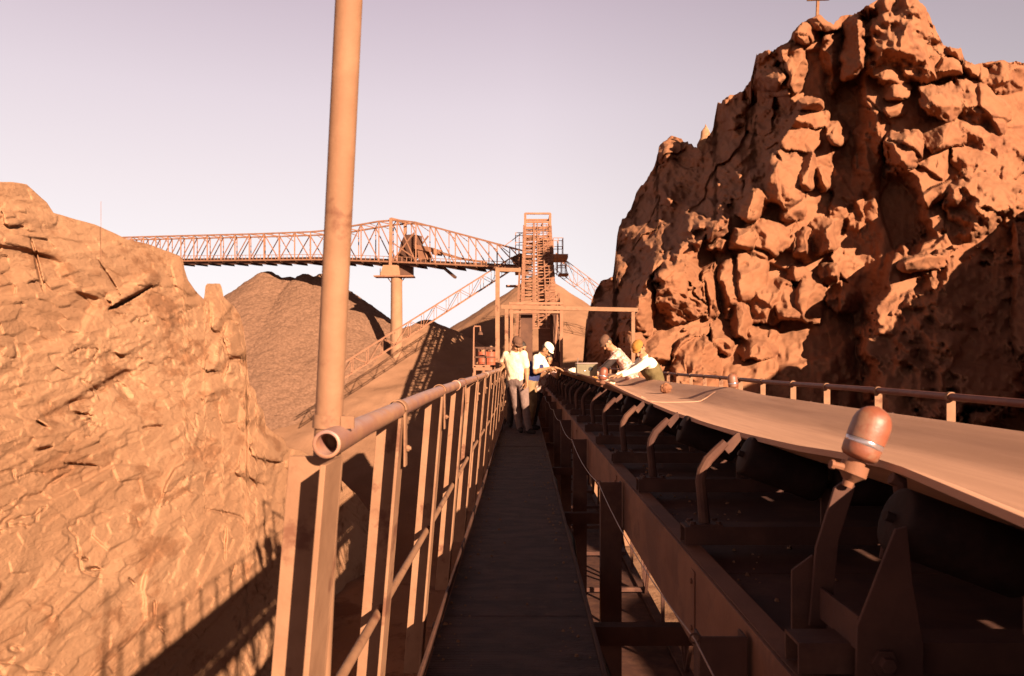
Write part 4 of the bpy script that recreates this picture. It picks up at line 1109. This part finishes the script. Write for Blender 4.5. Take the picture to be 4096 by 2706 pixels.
def person(label, J, mats, hat=None, sleeves='short', hcol='hair', hsize=.0095, group=None, vest=None, curl=.5, simple=False):
    """J: joints in metres; mats: shirt, trousers; hat: (material, kind)"""
    B = Body(); P = {k: Vector(v) for k, v in J.items() if k != 'extra'}
    sh, trs = mats
    pel, chest, neck, head = P['pelvis'], P['chest'], P['neck'], P['head']
    Fw = P['face'].normalized(); up = (head - neck).normalized(); Fw = (Fw - up * Fw.dot(up)).normalized(); rt = Fw.cross(up).normalized()
    across = (P['sh_r'] - P['sh_l']).normalized(); spine = (chest - pel).normalized(); front = spine.cross(across).normalized() * -1
    hipx = (P['hip_r'] - P['hip_l']).normalized(); hf = Vector((0, 0, 1)).cross(hipx)
    # torso
    B.ell(lerp(pel, chest, -.02), (hipx, hf, V3(0, 0, 1)), (.175, .120, .135), trs, .05)
    B.ell(lerp(pel, chest, .36), (across, front, spine), (.158, .112, .16), sh, .06)
    B.ell(lerp(pel, chest, .80), (across, front, spine), (.178, .122, .20), sh, .06)
    B.ell(lerp(chest, neck, .35), (across, front, spine), (.150, .095, .10), sh, .06)
    B.cap(lerp(pel, chest, .13) - across * .085, lerp(pel, chest, .13) + across * .085, .098, .098, sh, .04)
    B.cap(lerp(chest, neck, .62), lerp(neck, head, .45), .066, .058, 'skin', .03)
    B.cap(lerp(chest, neck, .75) - front * .02, lerp(chest, neck, 1.0), .078, .069, sh, .02)
    for s in ('l', 'r'):
        S, E, Wt = P['sh_' + s], P['el_' + s], P['wr_' + s]
        B.cap(lerp(S, chest, .35), S, .080, .066, sh, .06)
        if sleeves == 'long':
            B.cap(S, E, .066, .052, sh, .03); B.cap(E, lerp(E, Wt, .93), .052, .040, sh, .02)
            B.cap(lerp(E, Wt, .9), Wt, .030, .027, 'skin', .006)
        else:
            B.cap(S, lerp(S, E, .72), .068, .064, sh, .03)
            B.cap(lerp(S, E, .5), E, .050, .043, 'skin', .008); B.cap(E, lerp(E, Wt, .35), .044, .042, 'skin', .02); B.cap(lerp(E, Wt, .3), Wt, .042, .027, 'skin', .015)
        fd = P.get('hd_' + s, (Wt - E)); pn = P.get('hp_' + s, V3(0, 0, -1))
        hand(B, Wt, fd, pn, 'skin', 1 if s == 'r' else -1, curl)
        H, K, A = P['hip_' + s], P['kn_' + s], P['an_' + s]
        B.cap(H, K, .098, .068, trs, .03); B.cap(K, lerp(K, A, .35), .066, .066, trs, .02); B.cap(lerp(K, A, .3), A + V3(0, 0, .0), .068, .060, trs, .02)
        ft = P.get('ft_' + s, V3(0, -1, 0)).normalized()
        B.cap(A + V3(0, 0, -.045) - ft * .04, A + V3(0, 0, -.05) + ft * .09, .043, .040, 'shoe', .012); B.cap(A + V3(0, 0, -.05) + ft * .08, A + V3(0, 0, -.058) + ft * .17, .038, .030, 'shoe', .012)
    # head
    hc = head - up * .026
    B.ell(hc + up * .025 - Fw * .012, (rt, Fw, up), (.077, .096, .098), hcol, .02)
    B.ell(hc + up * .012 + Fw * .006, (rt, Fw, up), (.071, .092, .090), 'skin', .015)
    B.ell(hc - up * .050 + Fw * .026, (rt, Fw, up), (.056, .064, .062), 'skin', .03)
    B.cap(hc - up * .095 + Fw * .066, hc - up * .092 + Fw * .062, .022, .022, 'skin', .03)
    B.cap(hc + up * .004 + Fw * .092, hc - up * .036 + Fw * .112, .011, .0165, 'skin', .010)
    for s in (-1, 1):
        B.ell(hc - up * .012 - Fw * .006 + rt * s * .078, (rt, Fw, up), (.012, .022, .034), 'skin', .008)
        B.cap(hc + up * .022 + Fw * .088 + rt * s * .014, hc + up * .020 + Fw * .076 + rt * s * .048, .009, .007, 'hair', .006)
        B.cap(hc + up * .000 + Fw * .0905 + rt * s * .024, hc + up * .000 + Fw * .085 + rt * s * .038, .0075, .0065, 'eye', .003)
        B.ell(hc - up * .034 + Fw * .068 + rt * s * .036, (rt, Fw, up), (.022, .020, .020), 'skin', .015)
    B.cap(hc - up * .062 + Fw * .088 + rt * .020, hc - up * .062 + Fw * .088 - rt * .020, .0075, .0075, 'lip', .005)
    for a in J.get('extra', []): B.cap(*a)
    (Pv, Fc, I), ID, lo = B.mesh(hsize)
    vw = lo + Pv * hsize
    names = []
    for q in B.p:
        if q[5] not in names: names.append(q[5])
    pid = np.array([names.index(q[5]) for q in B.p])
    ci = pid[ID[I[:, 0], I[:, 1], I[:, 2]]]
    # loose folds in the cloth
    clothy = np.array([nm not in ('skin', 'hair', 'eye', 'lip', 'shoe') for nm in names])[ci]
    nz = fbm(vw * np.array([9., 9., 5.]), 3, 77)
    cen = np.array(pel)
    dirv = vw - cen; dirv[:, 2] *= .1; dirv /= np.maximum(np.linalg.norm(dirv, axis=1, keepdims=True), .05)
    vw = vw + dirv * (nz * .009 * clothy)[:, None]
    fm = ci[Fc[:, 0]]
    ml = [M['skin'] if nm == 'skin' else LIP if nm == 'lip' else M[nm] for nm in names]
    base = V3(pel.x, pel.y, min(P['an_l'].z, P['an_r'].z) - .09)
    o = mesh_obj('person', vw - np.array(base), Fc, None, smooth=True, angle=None, mats=ml, midx=fm)
    o.location = base
    tag(o, label, 'person', group)
    if hat:
        m = MB(); mt, kind = hat
        c = hc + up * .056
        rings = [(0.0, 1.06), (.02, 1.10), (.045, 1.04), (.068, .88), (.084, .60), (.090, .25), (.091, .03)]
        n = 24
        for t, r in rings:
            for q in range(n):
                a = 2 * math.pi * q / n
                m.v.append(c + up * t * (1.05) + (rt * math.cos(a) * .080 + Fw * math.sin(a) * .102) * r + Fw * (.010 * (1 - t / .09)))
        for i in range(len(rings) - 1):
            for q in range(n):
                q2 = (q + 1) % n; m.f.append((i * n + q, i * n + q2, (i + 1) * n + q2, (i + 1) * n + q))
        m.f.append(tuple((len(rings) - 1) * n + q for q in range(n))); m.f.append(tuple(range(n))[::-1])
        b = len(m.v); K = 13
        for lay in (0, 1):
            for q in range(K):
                a = math.pi * (.16 + .68 * q / (K - 1))
                for r, dz in ((1.0, 0), (1.34 if kind == 'cap' else 1.30, -.016)):
                    m.v.append(c + up * (.010 + dz - .008 * lay) + (rt * math.cos(a) * .082 * (1 if r == 1 else 1.12) + Fw * math.sin(a) * .104 * r) + Fw * .008)
        for q in range(K - 1):
            a0 = b + 2 * q; m.f.append((a0, a0 + 2, a0 + 3, a0 + 1)); a1 = b + 2 * K + 2 * q; m.f.append((a1, a1 + 1, a1 + 3, a1 + 2))
            m.f.append((a0 + 1, a0 + 3, a1 + 3, a1 + 1))
        h = mesh_obj('cap', [v - base for v in m.v], m.f, M[mt], None, angle=60)
        h.parent = o
    if vest:
        # sleeveless garment over the torso
        Q = Body()
        Q.ell(lerp(pel, chest, .36), (across, front, spine), (.170, .126, .17), 'v', .06); Q.ell(lerp(pel, chest, .80), (across, front, spine), (.186, .136, .20), 'v', .06)
        for s in ('l', 'r'): Q.cap(lerp(pel, chest, .75) + (P['sh_' + s] - chest) * .45, lerp(chest, P['sh_' + s], .62) + spine * .03, .115, .062, 'v', .05)
        Q.cap(lerp(pel, chest, .16) - across * .085, lerp(pel, chest, .16) + across * .085, .108, .108, 'v', .04)
        (a, f, I2), _, l2 = Q.mesh(.012)
        vv = l2 + a * .012; vv = vv + .006 * fbm(vv * 9, 3, 5)[:, None] * np.array([1, 1, .2])
        g = mesh_obj('vest', vv - np.array(base), f, M[vest], None, angle=None); g.parent = o
    return o
LIP = pm('lips', (0.22, 0.075, 0.045), (0.24, 0.085, 0.05), 20, 0.5, 0, 10)

# man leaning on the left rail
person('man in cream short sleeved shirt and brown cap leaning on the walkway handrail',
    dict(pelvis=(-.10, 14.25, .93), chest=(-.165, 14.20, 1.265), neck=(-.165, 14.17, 1.455), head=(-.12, 14.09, 1.60), face=(.50, -.86, .02),
         sh_l=(.005, 14.10, 1.40), el_l=(.06, 14.14, 1.13), wr_l=(.06, 14.02, .93), sh_r=(-.305, 14.27, 1.39), el_r=(-.385, 14.34, 1.24), wr_r=(-.355, 14.16, 1.185), hd_r=V3(-.4, -.6, -.35), hp_r=V3(0, 0, -1), hd_l=V3(-.1, -.3, -.9), hp_l=V3(-.6, -.6, 0),
         hip_l=(-.01, 14.20, .90), hip_r=(-.175, 14.28, .90), kn_l=(.03, 14.06, .50), kn_r=(-.13, 14.26, .49), an_l=(.10, 14.12, .09), an_r=(-.06, 14.36, .09), ft_l=V3(.5, -.8, 0), ft_r=V3(.15, -1, 0)),
    ('cream', 'denim'), ('browncap', 'cap'))
# man bending over the belt edge, white sleeves and blue vest
person('man in blue vest over white T-shirt with white cap bending over the belt edge',
    dict(pelvis=(.14, 14.95, .90), chest=(.24, 14.93, 1.22), neck=(.33, 14.88, 1.39), head=(.44, 14.82, 1.515), face=(.75, -.25, -.72),
         sh_l=(.34, 15.05, 1.33), el_l=(.46, 14.98, 1.12), wr_l=(.60, 14.85, 1.16), sh_r=(.245, 14.76, 1.34), el_r=(.22, 14.66, 1.085), wr_r=(.46, 14.60, 1.155), hd_r=V3(.9, .1, -.15), hd_l=V3(.9, -.1, -.2), hp_r=V3(.2, 0, -1), hp_l=V3(.2, 0, -1),
         hip_l=(.14, 15.03, .87), hip_r=(.12, 14.87, .87), kn_l=(.19, 15.0, .47), kn_r=(.16, 14.84, .47), an_l=(.12, 15.08, .09), an_r=(.10, 14.88, .09), ft_l=V3(1, -.2, 0), ft_r=V3(1, -.4, 0)),
    ('white', 'khaki'), ('white', 'cap'), vest='blue')
# crouching helper right behind him
person('bareheaded man in pale shirt crouching behind the man in the blue vest',
    dict(pelvis=(.22, 16.2, .62), chest=(.36, 16.0, .98), neck=(.45, 15.93, 1.18), head=(.50, 15.86, 1.335), face=(.25, -.9, -.25),
         sh_l=(.56, 15.98, 1.10), el_l=(.68, 15.75, .98), wr_l=(.70, 15.55, 1.14), sh_r=(.27, 15.95, 1.12), el_r=(.28, 15.70, .98), wr_r=(.50, 15.52, 1.08), hd_l=V3(.3, -.7, .2), hd_r=V3(.7, -.5, .2),
         hip_l=(.30, 16.2, .60), hip_r=(.13, 16.2, .60), kn_l=(.27, 15.85, .45), kn_r=(.10, 15.85, .45), an_l=(.22, 16.2, .09), an_r=(.08, 16.2, .09)),
    ('plaid', 'darkcloth_and_shade'), None, sleeves='short')
# man half hidden behind the first
person('man in brown jacket half hidden behind the man in the cream shirt',
    dict(pelvis=(-.18, 15.6, .92), chest=(-.16, 15.55, 1.26), neck=(-.12, 15.52, 1.45), head=(-.03, 15.46, 1.575), face=(.85, -.5, -.2),
         sh_l=(-.02, 15.66, 1.38), el_l=(.03, 15.55, 1.12), wr_l=(.05, 15.4, .95), sh_r=(-.29, 15.44, 1.39), el_r=(-.36, 15.40, 1.14), wr_r=(-.30, 15.22, 1.12),
         hip_l=(-.10, 15.65, .90), hip_r=(-.26, 15.55, .90), kn_l=(-.08, 15.6, .49), kn_r=(-.24, 15.5, .49), an_l=(-.08, 15.65, .09), an_r=(-.26, 15.55, .09)),
    ('brown', 'darkcloth_and_shade'), None, sleeves='long')
# man in checked shirt reaching down to the belt from the far walkway
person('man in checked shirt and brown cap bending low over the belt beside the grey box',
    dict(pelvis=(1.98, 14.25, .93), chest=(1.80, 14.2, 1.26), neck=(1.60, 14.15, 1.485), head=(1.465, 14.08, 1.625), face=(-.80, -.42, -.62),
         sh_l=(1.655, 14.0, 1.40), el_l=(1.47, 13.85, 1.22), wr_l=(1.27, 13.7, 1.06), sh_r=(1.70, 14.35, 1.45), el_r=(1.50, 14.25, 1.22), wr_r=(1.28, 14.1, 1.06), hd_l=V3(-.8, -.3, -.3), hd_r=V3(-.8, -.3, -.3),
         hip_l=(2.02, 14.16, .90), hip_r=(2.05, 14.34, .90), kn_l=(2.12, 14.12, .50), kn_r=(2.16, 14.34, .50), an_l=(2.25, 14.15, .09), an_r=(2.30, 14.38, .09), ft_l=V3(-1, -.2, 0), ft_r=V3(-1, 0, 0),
         extra=[((1.60, 13.95, 1.34), (1.47, 13.85, 1.22), .056, .056, 'darkcloth_and_shade', .01), ((1.47, 13.85, 1.22), (1.30, 13.72, 1.085), .057, .046, 'darkcloth_and_shade', .01)]),  # dark layer over the near sleeve paints its shadow
    ('plaid', 'darkcloth_and_shade'), ('browncap', 'cap'), sleeves='long')
# man in yellow cap reaching across the belt
person('man in yellow cap, white sleeves and olive vest reaching across the belt',
    dict(pelvis=(2.08, 12.45, .90), chest=(2.0, 12.40, 1.18), neck=(1.86, 12.32, 1.35), head=(1.775, 12.24, 1.485), face=(-.62, -.78, -.12),
         sh_l=(1.885, 12.16, 1.27), el_l=(1.70, 12.02, 1.155), wr_l=(1.475, 11.92, 1.075), sh_r=(1.83, 12.50, 1.27), el_r=(1.64, 12.42, 1.12), wr_r=(1.44, 12.3, 1.06), hd_l=V3(-.9, -.1, -.15), hd_r=V3(-.9, -.1, -.1),
         hip_l=(2.10, 12.36, .87), hip_r=(2.13, 12.53, .87), kn_l=(2.20, 12.30, .48), kn_r=(2.24, 12.5, .48), an_l=(2.30, 12.34, .09), an_r=(2.36, 12.55, .09), ft_l=V3(-1, -.3, 0), ft_r=V3(-1, 0, 0)),
    ('white', 'darkcloth_and_shade'), ('yellow', 'cap'), sleeves='long', vest='olive')
# far dark figures
def far_person(x, y, z, turn, label, mat='darkcloth_and_shade'):
    c, s = math.cos(turn), math.sin(turn)
    def T(a, b, d): return (x + a * c - b * s, y + a * s + b * c, z + d)
    J = dict(pelvis=T(0, 0, .93), chest=T(0, -.02, 1.27), neck=T(0, -.03, 1.47), head=T(0, -.06, 1.62), face=V3(s, -c, -.1),
             sh_l=T(.19, 0, 1.41), el_l=T(.25, .02, 1.13), wr_l=T(.22, -.12, .92), sh_r=T(-.19, 0, 1.41), el_r=T(-.26, 0, 1.14), wr_r=T(-.16, -.2, 1.08),
             hip_l=T(.09, 0, .90), hip_r=T(-.09, 0, .90), kn_l=T(.10, -.03, .49), kn_r=T(-.10, -.03, .49), an_l=T(.11, .02, .09), an_r=T(-.11, .02, .09))
    return person(label, J, (mat, 'darkcloth_and_shade'), None, sleeves='long', hsize=.015)
q = W(1136, 800, 30); far_person(q.x, 30, q.z - 1.72, .4, 'dark clothed figure standing behind the slender arm post')
q = W(1121, 805, 33); far_person(q.x, 33, q.z - 1.72, -.5, 'dark clothed figure outlined against the pile above the red drums')
q = W(1290, 805, 42); far_person(q.x, 42, q.z - 1.72, .2, 'dark clothed figure standing between the tower foot frame and the cliff')

# ------------------------------------------------------------------ things lying on the belt
bx = empty('instrument_box', (1.06, 13.35, 1.06), 'grey green metal instrument box with a round dark hole on the belt', 'box')
m = MB(); zz = 1.035
m.box((.885, 13.2, zz), (1.225, 13.55, zz + .20)); m.build('case', M['box'], bx, bevel=.008)
m = MB(); m.box((.879, 13.19, zz + .2005), (1.231, 13.56, zz + .222)); m.build('lid', M['wire'], bx, bevel=.004)
m = MB(); m.lathe((1.115, 13.199, zz + .118), (0, -1, 0), [(0, .034), (.008, .034), (.008, .028), (.004, .026)], 20); m.build('hole_disc', M['black'], bx)  # black disc paints the darkness of a round hole
m = MB(); m.lathe((1.015, 13.199, zz + .085), (0, -1, 0), [(0, .010), (.012, .010), (.014, .004)], 10); m.build('knob', M['bright'], bx)
m = MB(); m.tube([(.90, 13.22, zz + .22), (.905, 13.22, zz + .30)], .007, 6); m.build('stalk', M['wire'], bx)
def lump(name, c, r, mat, label, cat, seed, n=18):
    P = []
    for i in range(n):
        for j in range(2 * n):
            a = math.pi * (i + .5) / n; b = math.pi * j / n
            P.append((math.sin(a) * math.cos(b), math.sin(a) * math.sin(b), math.cos(a)))
    P = np.array(P); v, g = facets(P, (.7, .7, .7), seed, 1.4, .3, 14.)
    Pn = P * (1 + .32 * v + .03 * fbm(P * 5, 3, seed))[:, None] * np.array(r)
    f = []
    for i in range(n - 1):
        for j in range(2 * n):
            j2 = (j + 1) % (2 * n); f.append((i * 2 * n + j, (i + 1) * 2 * n + j, (i + 1) * 2 * n + j2, i * 2 * n + j2))
    f.append(tuple(range(2 * n))); f.append(tuple((n - 1) * 2 * n + j for j in range(2 * n))[::-1])
    o = mesh_obj(name, Pn, f, mat, angle=30); o.location = c
    return tag(o, label, cat)
lump('rock_chunk', (1.72, 9.6, belt_z(1.72, 9.6) + .06), (.068, .06, .066), M['cliff'], 'single rock chunk lying on the dusty belt near the splice', 'rock', 3)
lump('cloth_bundle', (.92, 14.6, 1.10), (.10, .12, .07), M['white'], 'pale cloth bundle lying on the belt edge beyond the grey box', 'cloth', 8)
lump('putty_lump', (1.13, 12.6, belt_z(1.13, 12.6) + .05), (.05, .04, .035), M['yellow'], 'small yellow lump of putty in front of the grey box', 'putty', 12)
lump('rag', (1.30, 12.2, belt_z(1.30, 12.2) + .06), (.10, .08, .06), M['cream'], 'crumpled pale rag beside the near red guide roller by the workmen', 'rag', 15)
lump('tool_bag', (1.26, 13.0, belt_z(1.26, 13.0) + .07), (.07, .07, .08), M['plaid'], 'small soft tool pouch between the grey box and the rag', 'pouch', 18)
